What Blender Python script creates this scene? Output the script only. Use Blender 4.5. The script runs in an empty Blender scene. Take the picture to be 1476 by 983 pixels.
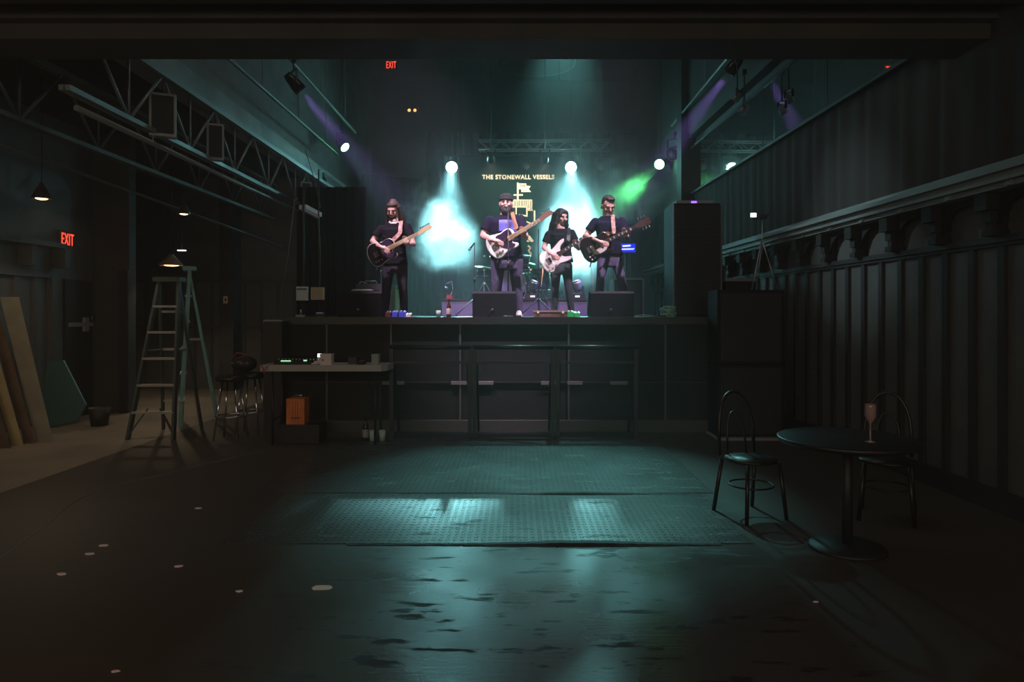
import bpy, math, random
from mathutils import Vector, Matrix, Euler
random.seed(7)
PI = math.pi
R = math.radians
S = bpy.context.scene
COL = S.collection

# ------------------------------------------------------------------ camera
F = 984.0            # focal length in pixels of the 1476 px wide frame
CX, CY = 745.0, 452.0
EYE = 1.6
cam_d = bpy.data.cameras.new('camera')
cam = bpy.data.objects.new('camera', cam_d)
COL.objects.link(cam)
cam.location = (0, 0, EYE)
cam.rotation_euler = (R(90), 0, 0)
cam_d.sensor_width = 36
cam_d.lens = F / 1476 * 36
cam_d.shift_x = -(CX - 738) / 1476
cam_d.shift_y = -(491.5 - CY) / 1476
cam_d.clip_end = 100
S.camera = cam

# ------------------------------------------------------------------ world, exposure
w = bpy.data.worlds.new('world'); S.world = w; w.use_nodes = True
w.node_tree.nodes['Background'].inputs[0].default_value = (0.5, 0.45, 0.38, 1)
w.node_tree.nodes['Background'].inputs[1].default_value = 0.012
S.view_settings.view_transform = 'Standard'
S.view_settings.look = 'None'
S.view_settings.exposure = 0.0
S.view_settings.gamma = 1.0
S.view_settings.use_curve_mapping = False
S.cycles.use_denoising = True
S.cycles.max_bounces = 6
S.cycles.volume_bounces = 1
S.cycles.transparent_max_bounces = 8
S.cycles.volume_step_rate = 1.0
S.cycles.volume_max_steps = 96
S.cycles.sample_clamp_indirect = 4.0


def at(px, py, Y):
    """world point whose picture position is px, py at distance Y"""
    return Vector(((px - CX) / F * Y, Y, EYE - (py - CY) / F * Y))


def area(name, loc, rot, size, power, col, shape='RECTANGLE', size_y=None):
    l = bpy.data.lights.new(name, 'AREA')
    l.shape = shape; l.size = size
    if size_y: l.size_y = size_y
    l.energy = power; l.color = col
    o = bpy.data.objects.new(name, l); COL.objects.link(o)
    o.location = loc; o.rotation_euler = rot
    return o


def spot(name, loc, target, power, col, angle, blend=0.4, radius=0.05, parent=None):
    l = bpy.data.lights.new(name, 'SPOT')
    l.energy = power; l.color = col; l.spot_size = R(angle); l.spot_blend = blend
    l.shadow_soft_size = radius
    o = bpy.data.objects.new(name, l); COL.objects.link(o)
    d = Vector(target) - Vector(loc)
    o.location = loc
    o.rotation_euler = d.to_track_quat('-Z', 'Y').to_euler()
    if parent is not None:
        o.parent = parent
        o.location = Vector(loc) - ORG[parent.name]
    return o


ORG = {}
# warm and red bar lamps behind the camera, plus two added fill lamps
area('bar_light_warm', (-5.0, -2.0, 3.2), (R(35), 0, R(-20)), 2.0, 45, (1, .72, .45), size_y=1.0)
area('rear_fill_light', (0.0, -3.0, 2.6), (R(84), 0, 0), 8.0, 85, (1, .90, .74), size_y=1.6)  # added fill behind the camera to raise the dark tones
area('hall_fill_light', (-.5, 8.2, 8.45), (0, 0, 0), 5.0, 30, (1, .93, .82), size_y=2.5)  # added fill under the ceiling, out of view
area('bar_light_red', (4.0, 0.3, 3.2), (R(10), 0, 0), 1.0, 13, (1, .25, .12), size_y=1.0)
area('bar_light_red_left', (-2.6, 0.6, 3.2), (R(10), 0, 0), 1.0, 9, (1, .33, .15), size_y=1.0)

# ------------------------------------------------------------------ mesh helpers
def orth(d):
    d = d.normalized()
    a = Vector((0, 0, 1)) if abs(d.z) < .9 else Vector((1, 0, 0))
    x = d.cross(a).normalized()
    return x, d.cross(x).normalized()


class MB:
    def __init__(s):
        s.v = []; s.f = []; s.sm = []

    def add(s, vs, fs, smooth=False):
        n = len(s.v)
        s.v += [Vector(p) for p in vs]
        s.f += [tuple(i + n for i in f) for f in fs]
        s.sm += [smooth] * len(fs)
        return s

    def box(s, lo, hi, M=None):
        (a, b, c), (d, e, f) = lo, hi
        vs = [Vector(p) for p in ((a,b,c),(d,b,c),(d,e,c),(a,e,c),(a,b,f),(d,b,f),(d,e,f),(a,e,f))]
        if M is not None: vs = [M @ p for p in vs]
        return s.add(vs, [(3,2,1,0),(4,5,6,7),(0,1,5,4),(1,2,6,5),(2,3,7,6),(3,0,4,7)])

    def cbox(s, c, size, rot=(0,0,0)):
        M = Matrix.Translation(Vector(c)) @ Euler(rot).to_matrix().to_4x4()
        h = Vector(size) / 2
        return s.box(tuple(-h), tuple(h), M)

    def beam(s, p, q, w_, h_, up=(0,0,1)):
        """rectangular bar from p to q"""
        p, q = Vector(p), Vector(q)
        d = (q - p).normalized(); up = Vector(up)
        x = d.cross(up)
        x = x.normalized() if x.length > 1e-4 else orth(d)[0]
        y = x.cross(d).normalized()
        x *= w_ / 2; y *= h_ / 2
        vs = [p-x-y, p+x-y, p+x+y, p-x+y, q-x-y, q+x-y, q+x+y, q-x+y]
        return s.add(vs, [(0,1,2,3),(7,6,5,4),(4,5,1,0),(5,6,2,1),(6,7,3,2),(7,4,0,3)])

    def cyl(s, p, q, r0, r1=None, n=12, smooth=True):
        p, q = Vector(p), Vector(q); r1 = r0 if r1 is None else r1
        x, y = orth(q - p)
        vs = []
        for c, r in ((p, r0), (q, r1)):
            for i in range(n):
                a = 2*PI*i/n
                vs.append(c + (x*math.cos(a) + y*math.sin(a))*r)
        b = len(s.v)
        s.add(vs, [(i, (i+1) % n, n+(i+1) % n, n+i) for i in range(n)], smooth)
        s.v += []; s.add([], [])
        s.f += [tuple(b+i for i in reversed(range(n))), tuple(b+n+i for i in range(n))]; s.sm += [False, False]
        return s

    def loft(s, rings, cap=True, smooth=True):
        """rings: lists of points, all same length"""
        n = len(rings[0]); vs = [p for r in rings for p in r]
        fs = []
        for k in range(len(rings)-1):
            for i in range(n):
                fs.append((k*n+i, k*n+(i+1) % n, (k+1)*n+(i+1) % n, (k+1)*n+i))
        if cap:
            fs.append(tuple(reversed(range(n)))); fs.append(tuple((len(rings)-1)*n+i for i in range(n)))
        return s.add(vs, fs, smooth)

    def lathe(s, prof, c=(0,0,0), axis=(0,0,1), n=20, cap=True):
        c = Vector(c); axis = Vector(axis).normalized(); x, y = orth(axis)
        rings = []
        for r, h in prof:
            r = max(r, 1e-4)
            rings.append([c + axis*h + (x*math.cos(2*PI*i/n)+y*math.sin(2*PI*i/n))*r for i in range(n)])
        return s.loft(rings, cap)

    def ell(s, c, r, M=None, n=14, m=9):
        c = Vector(c)
        if isinstance(r, (int, float)): r = (r, r, r)
        rings = []
        for k in range(m+1):
            t = PI*(k/m); sr = max(math.sin(t), 1e-3); z = -math.cos(t)
            ring = []
            for i in range(n):
                a = 2*PI*i/n
                p = Vector((math.cos(a)*sr*r[0], math.sin(a)*sr*r[1], z*r[2]))
                if M is not None: p = M @ p
                ring.append(c + p)
            rings.append(ring)
        return s.loft(rings)

    def cap(s, p, q, r0, r1=None, n=12):
        """tapered capsule: rings with round ends, one closed skin"""
        p, q = Vector(p), Vector(q); r1 = r0 if r1 is None else r1
        d = (q-p).normalized(); x, y = orth(d); rings = []
        prof = []
        for k in range(4):
            t = PI/2*(k/4); prof.append((p - d*r0*math.cos(t), max(r0*math.sin(t), r0*.05)))
        prof.append((p, r0)); prof.append((q, r1))
        for k in range(1, 5):
            t = PI/2*(k/4); prof.append((q + d*r1*math.sin(t), max(r1*math.cos(t), r1*.05)))
        for c, r in prof:
            rings.append([c+(x*math.cos(2*PI*i/n)+y*math.sin(2*PI*i/n))*r for i in range(n)])
        return s.loft(rings)

    def tube(s, pts, r, n=8):
        pts = [Vector(p) for p in pts]; rings = []
        x = None
        for k, p in enumerate(pts):
            d = (pts[min(k+1, len(pts)-1)] - pts[max(k-1, 0)]).normalized()
            if x is None: x, y = orth(d)
            else:
                x = (x - d*x.dot(d))
                x = x.normalized() if x.length > 1e-5 else orth(d)[0]
                y = d.cross(x)
            rr = r[k] if isinstance(r, (list, tuple)) else r
            rings.append([p+(x*math.cos(2*PI*i/n)+y*math.sin(2*PI*i/n))*rr for i in range(n)])
        return s.loft(rings)

    def ribbon(s, pts, wdir, w_, t=.004):
        pts = [Vector(p) for p in pts]; rings = []
        for k, p in enumerate(pts):
            d = (pts[min(k+1, len(pts)-1)] - pts[max(k-1, 0)]).normalized()
            x = Vector(wdir); x = (x - d*x.dot(d)).normalized(); y = d.cross(x)
            x = x*w_/2; y = y*t/2
            rings.append([p-x-y, p+x-y, p+x+y, p-x+y])
        return s.loft(rings, smooth=False)

    def prism(s, poly, f, h0, h1, smooth=False):
        """poly 2D list; f(u, v, h) -> world point"""
        n = len(poly)
        vs = [f(u, v, h0) for u, v in poly] + [f(u, v, h1) for u, v in poly]
        fs = [(i, (i+1) % n, n+(i+1) % n, n+i) for i in range(n)]
        fs += [tuple(reversed(range(n))), tuple(n+i for i in range(n))]
        return s.add(vs, fs, smooth)

    def build(s, name, mat, parent=None, origin=None, fix=True):
        if parent is not None: org = ORG[parent.name]
        elif origin is not None: org = Vector(origin)
        else:
            xs = [p.x for p in s.v]; ys = [p.y for p in s.v]; zs = [p.z for p in s.v]
            org = Vector(((min(xs)+max(xs))/2, (min(ys)+max(ys))/2, min(zs)))
        me = bpy.data.meshes.new(name)
        me.from_pydata([tuple(p-org) for p in s.v], [], s.f)
        me.polygons.foreach_set('use_smooth', s.sm)
        if fix:
            import bmesh
            bm = bmesh.new(); bm.from_mesh(me)
            bmesh.ops.recalc_face_normals(bm, faces=bm.faces)
            bm.to_mesh(me); bm.free()
        me.materials.append(mat)
        o = bpy.data.objects.new(name, me); COL.objects.link(o)
        ORG[o.name] = org
        if parent is not None: o.parent = parent
        else: o.location = org
        return o


def fuse(mb, name, mat, parent, voxel=.008, it=3, fac=.5):
    """one continuous skin grown round overlapping volumes"""
    t = mb.build('tmp', mat, parent)
    m = t.modifiers.new('r', 'REMESH'); m.mode = 'VOXEL'; m.voxel_size = voxel; m.use_smooth_shade = True
    m2 = t.modifiers.new('s', 'SMOOTH'); m2.iterations = it; m2.factor = fac
    dg = bpy.context.evaluated_depsgraph_get(); dg.update()
    me = bpy.data.meshes.new_from_object(t.evaluated_get(dg))
    me.name = name
    bpy.data.objects.remove(t)
    if not me.materials: me.materials.append(mat)
    o = bpy.data.objects.new(name, me); COL.objects.link(o)
    o.parent = parent; ORG[o.name] = ORG[parent.name]
    return o


def tag(o, label, cat, group=None, kind=None):
    o['label'] = label; o['category'] = cat
    if group: o['group'] = group
    if kind: o['kind'] = kind
    return o


def thing(name, label, cat, loc, group=None):
    o = bpy.data.objects.new(name, None); COL.objects.link(o)
    o.location = loc; ORG[o.name] = Vector(loc); o.empty_display_size = .1
    return tag(o, label, cat, group)


def struct(name, mb, mat, label=None):
    o = mb.build(name, mat, origin=(0, 0, 0)); o['kind'] = 'structure'
    if label: o['label'] = label
    return o


def copy_tree(o, parent=None):
    c = o.copy(); COL.objects.link(c)
    ORG[c.name] = ORG.get(o.name, Vector())
    if parent is not None: c.parent = parent
    for ch in list(o.children):
        copy_tree(ch, c)
    return c


def text_mb(txt, f, height, width=None, bold=0.0, depth=.004, center=True, stretch=False):
    """lettering as a mesh; f(u, v, h) maps lettering coordinates to the world"""
    cu = bpy.data.curves.new('t', 'FONT'); cu.body = txt; cu.size = 1.0; cu.extrude = .5; cu.offset = bold
    cu.resolution_u = 3; cu.space_character = 1.12
    o = bpy.data.objects.new('t', cu); COL.objects.link(o)
    dg = bpy.context.evaluated_depsgraph_get(); dg.update()
    me = bpy.data.meshes.new_from_object(o.evaluated_get(dg))
    bpy.data.objects.remove(o)
    xs = [v.co.x for v in me.vertices]; ys = [v.co.y for v in me.vertices]
    x0, x1, y0, y1 = min(xs), max(xs), min(ys), max(ys)
    sy = height/(y1-y0); sx = sy if width is None else width/(x1-x0)
    mb = MB()
    vs = [f((v.co.x-(x0+x1)/2)*sx, (v.co.y-(y0+y1)/2)*sy, v.co.z*depth) for v in me.vertices]
    mb.add(vs, [tuple(p.vertices) for p in me.polygons])
    return mb


def smooth_poly(pts, k=4):
    out = []; n = len(pts)
    for i in range(n):
        p0, p1, p2, p3 = (Vector(pts[(i+j-1) % n]) for j in range(4))
        for s_ in range(k):
            t = s_/k
            q = .5*((2*p1)+(-p0+p2)*t+(2*p0-5*p1+4*p2-p3)*t*t+(-p0+3*p1-3*p2+p3)*t**3)
            out.append((q.x, q.y))
    return out


# ------------------------------------------------------------------ materials
def mat(name, col, rough=.6, metal=0.0, spec=.5, emit=None, estr=0.0, noise=None, bump=None, coat=0.0):
    m = bpy.data.materials.new(name); m.use_nodes = True
    nt = m.node_tree; b = nt.nodes['Principled BSDF']
    b.inputs['Base Color'].default_value = (*col, 1)
    b.inputs['Roughness'].default_value = rough
    b.inputs['Metallic'].default_value = metal
    b.inputs['Specular IOR Level'].default_value = spec
    b.inputs['Coat Weight'].default_value = coat
    if emit:
        b.inputs['Emission Color'].default_value = (*emit, 1)
        b.inputs['Emission Strength'].default_value = estr
    tc = None
    if noise or bump:
        tc = nt.nodes.new('ShaderNodeTexCoord')
    if noise:      # (scale, second colour)
        n = nt.nodes.new('ShaderNodeTexNoise'); n.inputs['Scale'].default_value = noise[0]; n.inputs['Detail'].default_value = 5
        nt.links.new(tc.outputs['Object'], n.inputs['Vector'])
        r = nt.nodes.new('ShaderNodeValToRGB')
        r.color_ramp.elements[0].position = .35; r.color_ramp.elements[1].position = .65
        r.color_ramp.elements[0].color = (*col, 1); r.color_ramp.elements[1].color = (*noise[1], 1)
        nt.links.new(n.outputs['Fac'], r.inputs['Fac']); nt.links.new(r.outputs['Color'], b.inputs['Base Color'])
    if bump:       # (scale, strength)
        n = nt.nodes.new('ShaderNodeTexNoise'); n.inputs['Scale'].default_value = bump[0]; n.inputs['Detail'].default_value = 4
        nt.links.new(tc.outputs['Object'], n.inputs['Vector'])
        bp = nt.nodes.new('ShaderNodeBump'); bp.inputs['Strength'].default_value = bump[1]; bp.inputs['Distance'].default_value = .01
        nt.links.new(n.outputs['Fac'], bp.inputs['Height']); nt.links.new(bp.outputs['Normal'], b.inputs['Normal'])
    return m


M_black = mat('black_paint', (.012, .012, .012), .55, bump=(30, .2))
M_blackgloss = mat('black_gloss', (.012, .012, .013), .25)
M_wall = mat('dark_wall_paint', (.045, .044, .041), .6, noise=(2.5, (.03, .029, .027)), bump=(20, .15))
M_panel = mat('dark_panelling', (.10, .102, .10), .5, noise=(3, (.075, .077, .075)), bump=(25, .2))
M_ceil = mat('black_ceiling', (.05, .05, .05), .8, noise=(1.2, (.035, .035, .035)))
M_lowceil = mat('low_ceiling', (.19, .155, .13), .8, noise=(1.5, (.13, .11, .095)))
M_drape = mat('black_drape', (.028, .027, .026), .9, bump=(60, .3))
M_grill = mat('speaker_grille', (.02, .02, .022), .45, metal=.3, bump=(160, .6))
M_cab = mat('speaker_cabinet', (.009, .008, .010), .6, spec=.2, bump=(120, .4))
M_steel = mat('painted_steel', (.22, .24, .24), .45, metal=.5, bump=(15, .2))
M_darksteel = mat('dark_steel', (.016, .016, .016), .45)
M_chrome = mat('chrome', (.7, .7, .7), .15, metal=1)
M_alu = mat('aluminium', (.45, .46, .46), .35, metal=.8, bump=(40, .15))
M_teallit = mat('teal_lit_rail', (.12, .30, .29), .45)  # teal of the stage light put into the rail colour
M_step = mat('ladder_step', (.42, .40, .36), .5, metal=.3)
M_fold = mat('table_laminate', (.42, .40, .37), .5)
M_skin = mat('skin', (.62, .38, .30), .5, bump=(40, .1))
M_hair = mat('dark_hair', (.018, .012, .01), .6, bump=(90, .8))
M_hairbrown = mat('brown_hair', (.045, .024, .015), .6, bump=(90, .8))
M_shirt_b = mat('black_shirt', (.008, .007, .011), .9, spec=.15, bump=(18, .6))
M_shirt_n = mat('navy_shirt', (.011, .008, .024), .9, spec=.15, bump=(18, .6))
M_print = mat('shirt_print', (.10, .11, .42), .7, noise=(14, (.16, .14, .5)))
M_jean_p = mat('dark_jeans', (.075, .060, .115), .8, bump=(14, .8))
M_jean_b = mat('black_jeans', (.016, .012, .02), .8, bump=(14, .8))
M_jean_g = mat('grey_jeans', (.035, .038, .048), .8, bump=(14, .8))
M_white = mat('white_paint', (.78, .76, .72), .4)
M_sdrape = mat('stage_drape', (.010, .011, .011), .95, spec=.1, bump=(60, .3))
M_cream = mat('cream_print', (.95, .78, .55), .8)
M_shoe = mat('black_shoe', (.02, .02, .02), .5)
M_maple = mat('maple', (.80, .62, .36), .35, noise=(8, (.72, .52, .28)))
M_rose = mat('rosewood', (.05, .022, .016), .5)
M_neckdark = mat('reddish_neck', (.42, .20, .14), .4)
M_guard = mat('tortoise_pickguard', (.035, .02, .05), .2)
M_ginblack = mat('gloss_black_body', (.008, .008, .008), .12, coat=.5)
M_gwhite = mat('white_body', (.90, .87, .80), .4)
M_gburst = mat('dark_burst_body', (.02, .012, .012), .12, coat=.6)
M_naturaledge = mat('natural_wood_edge', (.75, .55, .28), .3)
M_leather = mat('tan_leather', (.30, .14, .07), .6)
M_strapw = mat('pale_strap', (.50, .33, .25), .7, noise=(25, (.2, .08, .05)))
M_red = mat('red_plastic', (.22, .02, .016), .4)
M_orange = mat('orange_plastic', (.85, .24, .05), .5, noise=(6, (.6, .15, .03)))
M_tan = mat('plywood', (.34, .32, .24), .7, noise=(5, (.27, .25, .19)))
M_yellowwood = mat('pine_board', (.62, .52, .27), .6, noise=(6, (.5, .38, .18)))
M_brownwood = mat('brown_board', (.17, .11, .07), .6, noise=(6, (.11, .07, .045)))
M_teal = mat('teal_sheet', (.055, .13, .125), .35)
M_suit = mat('suitcase_hide', (.20, .12, .095), .6, noise=(12, (.13, .07, .055)))
M_green = mat('green_pedal', (.03, .55, .12), .35)
M_blue = mat('blue_pedal', (.06, .08, .6), .35)
M_glassd = mat('brown_glass', (.10, .04, .02), .08)
M_label = mat('paper_label', (.75, .65, .62), .6)
M_paper = mat('paper', (.60, .66, .66), .7)
M_paper2 = mat('beige_paper', (.55, .47, .28), .7)
M_greybox = mat('grey_box', (.30, .33, .33), .5)
M_plum = mat('riser_carpet', (.09, .075, .11), .95, bump=(80, .6))
M_signred = mat('sign_red', (.8, .03, .01), .5, emit=(1, .06, .03), estr=2.2)
M_signbody = mat('sign_body', (.04, .008, .006), .5)
M_dim_amb = mat('amber_bulb', (1, .5, .2), .4, emit=(1, .38, .10), estr=2.2)
M_warmbulb = mat('warm_bulb', (1, .7, .4), .4, emit=(1, .55, .22), estr=5)
M_cyanlens = mat('cyan_lens', (.5, 1, 1), .3, emit=(.35, .95, 1), estr=160)
M_greenlens = mat('green_lens', (.3, 1, .4), .3, emit=(.22, 1, .35), estr=14)
M_purplelens = mat('violet_lens', (.6, .4, 1), .3, emit=(.55, .35, 1), estr=3)
M_offlens = mat('unlit_lens', (.12, .09, .09), .2)
M_bluescreen = mat('blue_screen', (.01, .02, .6), .4, emit=(.01, .03, .9), estr=.9)
M_whitescreen = mat('white_glow', (1, 1, 1), .4, emit=(.85, .93, 1), estr=1.5)
M_led = mat('violet_led', (.3, .1, 1), .4, emit=(.25, .08, 1), estr=3)
M_greenled = mat('green_led', (.3, 1, .4), .4, emit=(.5, 1, .6), estr=1.0)
M_dial = mat('small_display', (.9, .7, .7), .4, emit=(.9, .6, .55), estr=.7)
M_hat = mat('black_knit_cap', (.012, .012, .012), .9, bump=(120, .6))
M_eye = mat('dark_eye', (.03, .02, .02), .3)
M_cloth = mat('banner_cloth', (.004, .022, .019), .9, spec=.05, bump=(8, .2))
M_mirror = mat('mirror', (.92, .94, .94), .02, metal=1)
M_tank = mat('clear_glass', (.5, .7, .6), .1)


def floor_mat(name, base, scuff, plate=False):
    m = bpy.data.materials.new(name); m.use_nodes = True
    nt = m.node_tree; N = nt.nodes.new; L = nt.links.new
    b = nt.nodes['Principled BSDF']
    tc = N('ShaderNodeTexCoord')
    mp = N('ShaderNodeMapping'); mp.inputs['Scale'].default_value = (1.0, 3.6, 1)
    L(tc.outputs['Object'], mp.inputs['Vector'])
    n1 = N('ShaderNodeTexNoise'); n1.inputs['Scale'].default_value = 2.6; n1.inputs['Detail'].default_value = 7; n1.inputs['Roughness'].default_value = .6
    L(mp.outputs['Vector'], n1.inputs['Vector'])
    rp = N('ShaderNodeValToRGB'); e = rp.color_ramp.elements
    e[0].position = .395; e[0].color = (*scuff, 1); e[1].position = .43; e[1].color = (*base, 1)
    L(n1.outputs['Fac'], rp.inputs['Fac'])
    n2 = N('ShaderNodeTexNoise'); n2.inputs['Scale'].default_value = 1.1; n2.inputs['Detail'].default_value = 6
    L(tc.outputs['Object'], n2.inputs['Vector'])
    mx = N('ShaderNodeMix'); mx.data_type = 'RGBA'; mx.blend_type = 'MULTIPLY'; mx.inputs[0].default_value = .55
    L(rp.outputs['Color'], mx.inputs[6]); L(n2.outputs['Color'], mx.inputs[7])
    L(rp.outputs['Color'], b.inputs['Base Color'])
    rr = N('ShaderNodeMapRange'); rr.inputs[1].default_value = .3; rr.inputs[2].default_value = .7
    rr.inputs[3].default_value = .20 if not plate else .30; rr.inputs[4].default_value = .42
    L(n2.outputs['Fac'], rr.inputs[0])
    sm_ = N('ShaderNodeMapRange'); sm_.inputs[1].default_value = .43; sm_.inputs[2].default_value = .37
    L(n1.outputs['Fac'], sm_.inputs[0])
    mr_ = N('ShaderNodeMix'); mr_.inputs[3].default_value = .7
    L(sm_.outputs[0], mr_.inputs[0]); L(rr.outputs[0], mr_.inputs[2])
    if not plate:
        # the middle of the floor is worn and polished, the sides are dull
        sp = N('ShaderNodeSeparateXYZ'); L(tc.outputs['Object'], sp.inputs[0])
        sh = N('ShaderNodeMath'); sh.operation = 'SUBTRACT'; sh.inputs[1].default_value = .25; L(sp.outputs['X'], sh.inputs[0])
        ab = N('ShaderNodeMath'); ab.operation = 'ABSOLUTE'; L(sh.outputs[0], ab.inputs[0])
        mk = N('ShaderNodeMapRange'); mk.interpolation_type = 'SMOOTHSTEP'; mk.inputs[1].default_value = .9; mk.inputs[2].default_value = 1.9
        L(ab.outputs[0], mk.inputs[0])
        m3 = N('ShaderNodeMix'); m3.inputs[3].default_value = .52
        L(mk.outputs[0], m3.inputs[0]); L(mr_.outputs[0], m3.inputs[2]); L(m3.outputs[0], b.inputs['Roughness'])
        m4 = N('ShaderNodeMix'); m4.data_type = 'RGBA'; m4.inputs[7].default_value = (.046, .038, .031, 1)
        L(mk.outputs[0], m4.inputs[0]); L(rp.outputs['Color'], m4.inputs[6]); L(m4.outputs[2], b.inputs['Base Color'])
    else:
        L(mr_.outputs[0], b.inputs['Roughness'])
    b.inputs['Specular IOR Level'].default_value = .5
    n3 = N('ShaderNodeTexNoise'); n3.inputs['Scale'].default_value = 9; n3.inputs['Detail'].default_value = 6; n3.inputs['Roughness'].default_value = .7
    L(mp.outputs['Vector'], n3.inputs['Vector'])
    bp = N('ShaderNodeBump'); bp.inputs['Strength'].default_value = .22; bp.inputs['Distance'].default_value = .006
    L(n3.outputs['Fac'], bp.inputs['Height'])
    out = bp
    if plate:
        # raised studs of tread plate
        sx = N('ShaderNodeSeparateXYZ'); L(tc.outputs['Object'], sx.inputs[0])
        def wave(sock, per, ph=0):
            a = N('ShaderNodeMath'); a.operation = 'MULTIPLY'; a.inputs[1].default_value = 2*PI/per; L(sock, a.inputs[0])
            c = N('ShaderNodeMath'); c.operation = 'SINE'; L(a.outputs[0], c.inputs[0])
            return c.outputs[0]
        wx = wave(sx.outputs['X'], .05); wy = wave(sx.outputs['Y'], .06)
        ml = N('ShaderNodeMath'); ml.operation = 'ADD'; L(wx, ml.inputs[0]); L(wy, ml.inputs[1])
        pr = N('ShaderNodeMapRange'); pr.interpolation_type = 'SMOOTHSTEP'
        pr.inputs[1].default_value = .7; pr.inputs[2].default_value = 1.5
        L(ml.outputs[0], pr.inputs[0])
        b2 = N('ShaderNodeBump'); b2.inputs['Strength'].default_value = 1; b2.inputs['Distance'].default_value = .009
        L(pr.outputs[0], b2.inputs['Height']); L(bp.outputs['Normal'], b2.inputs['Normal'])
        out = b2
        b.inputs['Metallic'].default_value = .35
    L(out.outputs['Normal'], b.inputs['Normal'])
    return m


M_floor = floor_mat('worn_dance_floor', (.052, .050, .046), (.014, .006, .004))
M_plate = floor_mat('tread_plate', (.08, .085, .082), (.055, .058, .055), True)
M_tanfloor = mat('tan_vinyl', (.24, .20, .15), .55, noise=(1.2, (.17, .14, .105)), bump=(6, .2))

# ================================================================== STRUCTURE
WX = lambda Y: 4.05 - .027*Y          # face of the right wall at distance Y
CEIL = EYE + 7.0
BACK = 20.5
# floor
struct('floor', MB().box((-4.6, -4, -.2), (5, BACK, 0)), M_floor)
struct('trim_1', MB().box((-9.5, -4, -.2), (-4.6, BACK, .002)), M_tanfloor)
def slab(x0, x1, y0, y1, z0, z1): return MB().box((x0, y0, z0), (x1, y1, z1))
struct('ceiling', slab(-4.6, 5, 6.0, BACK+.2, CEIL, CEIL+.1), M_ceil)
struct('wall_back', slab(-5, 5, BACK, BACK+.2, 0, CEIL), M_wall)
# low ceiling over the near end, with its edge beams
m = slab(-9.5, 6, -4, 5.55, EYE+2.52, EYE+2.72)
struct('ceiling_near', m, M_lowceil)
m = slab(-9.5, 6, 5.55, 6.0, EYE+2.235, CEIL)
m.box((-9.5, 5.0, EYE+2.36), (6, 5.2, EYE+2.52))
m.box((-9.5, 5.45, EYE+2.36), (6, 5.55, EYE+2.52))
struct('trim_2', m, mat('dark_beam', (.05, .042, .036), .7, noise=(2, (.035, .03, .026))))
# right wall, slightly turned in
def wallpts(y, dx, z): return Vector((WX(y)+dx, y, z))
def wallbox(y0, y1, d0, d1, z0, z1):
    mb = MB()
    vs = [wallpts(y0, d0, z0), wallpts(y0, d1, z0), wallpts(y1, d1, z0), wallpts(y1, d0, z0),
          wallpts(y0, d0, z1), wallpts(y0, d1, z1), wallpts(y1, d1, z1), wallpts(y1, d0, z1)]
    return mb.add(vs, [(3,2,1,0),(4,5,6,7),(0,1,5,4),(1,2,6,5),(2,3,7,6),(3,0,4,7)])
struct('wall_right', wallbox(-4, BACK, 0, .2, 0, CEIL), M_panel)
# left side bay
LB = 14.5
struct('wall_left', slab(-7.05, -6.85, -4, 11.0, 0, EYE+2.9), M_panel)
struct('wall_bay_back', slab(-9.4, -4.1, LB, LB+.2, 0, EYE+2.9), M_panel)
struct('wall_bay_left', slab(-9.6, -9.4, 10.8, LB+.2, 0, EYE+2.9), M_wall)
struct('wall_bay_front', slab(-9.4, -6.25, 11.0, 11.2, 0, EYE+2.9), M_wall)
struct('ceiling_bay', slab(-9.6, -4.35, 6.0, LB+.2, EYE+2.9, EYE+3.0), M_ceil)
struct('wall_upper_left', slab(-4.6, -4.35, 6.0, BACK, EYE+3.0, CEIL), mat('lightened_upper_wall', (.17, .17, .165), .7, noise=(2, (.12, .12, .115))))  # colour lightened to brighten what the mirror reflects
struct('wall_stage_left', slab(-4.3, -4.1, LB, BACK, 0, EYE+3.0), M_wall)
struct('wall_rear', slab(-9.6, 6, -4.2, -4, 0, EYE+2.72), M_wall)

# bulkhead along the top of the left truss
b = MB(); b.beam((-4.25, 6.0, EYE+2.92), (-4.25, BACK, EYE+2.92), .25, .34)
struct('trim_3', b, mat('bulkhead_sheet', (.26, .28, .27), .5, noise=(1.3, (.12, .13, .12)), bump=(6, .3)))

# right wall: ledge, scalloped valance, rail, battens
m = MB()
for d0, z0, z1 in ((-.34, 2.66, 2.70), (-.28, 2.60, 2.66), (-.22, 2.56, 2.60), (-.10, 2.70, 2.80)):
    w_ = wallbox(3.5, 17.6, d0, 0, z0, z1); m.add(w_.v, w_.f)
struct('trim_4', m, mat('ledge_paint', (.16, .17, .165), .45, bump=(18, .3)))
m = MB()
y0 = 3.39
tops = []
prof = []          # along Y, lower edge of the valance
N_ = 12
k = 0
while y0 + .69*k < 17.4:
    yc = y0 + .69*k
    for i in range(N_):
        t = i/N_
        # pendant at the corbel then an arch up
        if t < .06 or t > .94: zz = 2.27
        elif t < .12 or t > .88: zz = 2.33
        elif t < .16 or t > .84: zz = 2.40
        else:
            s_ = (t-.5)/.34
            zz = 2.40 + .11*math.sqrt(max(0, 1-s_*s_))
        prof.append((yc+.69*t, zz))
    k += 1
vs = []; fs = []
for (yy, zz) in prof:
    vs += [wallpts(yy, -.09, zz), wallpts(yy, -.06, zz), wallpts(yy, -.06, 2.58), wallpts(yy, -.09, 2.58)]
for i in range(len(prof)-1):
    a = i*4; c = a+4
    fs += [(a, a+1, c+1, c), (a+1, a+2, c+2, c+1), (a+3, a, c, c+3)]
fs += [(0, 3, 2, 1)]
m.add(vs, fs)
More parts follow.
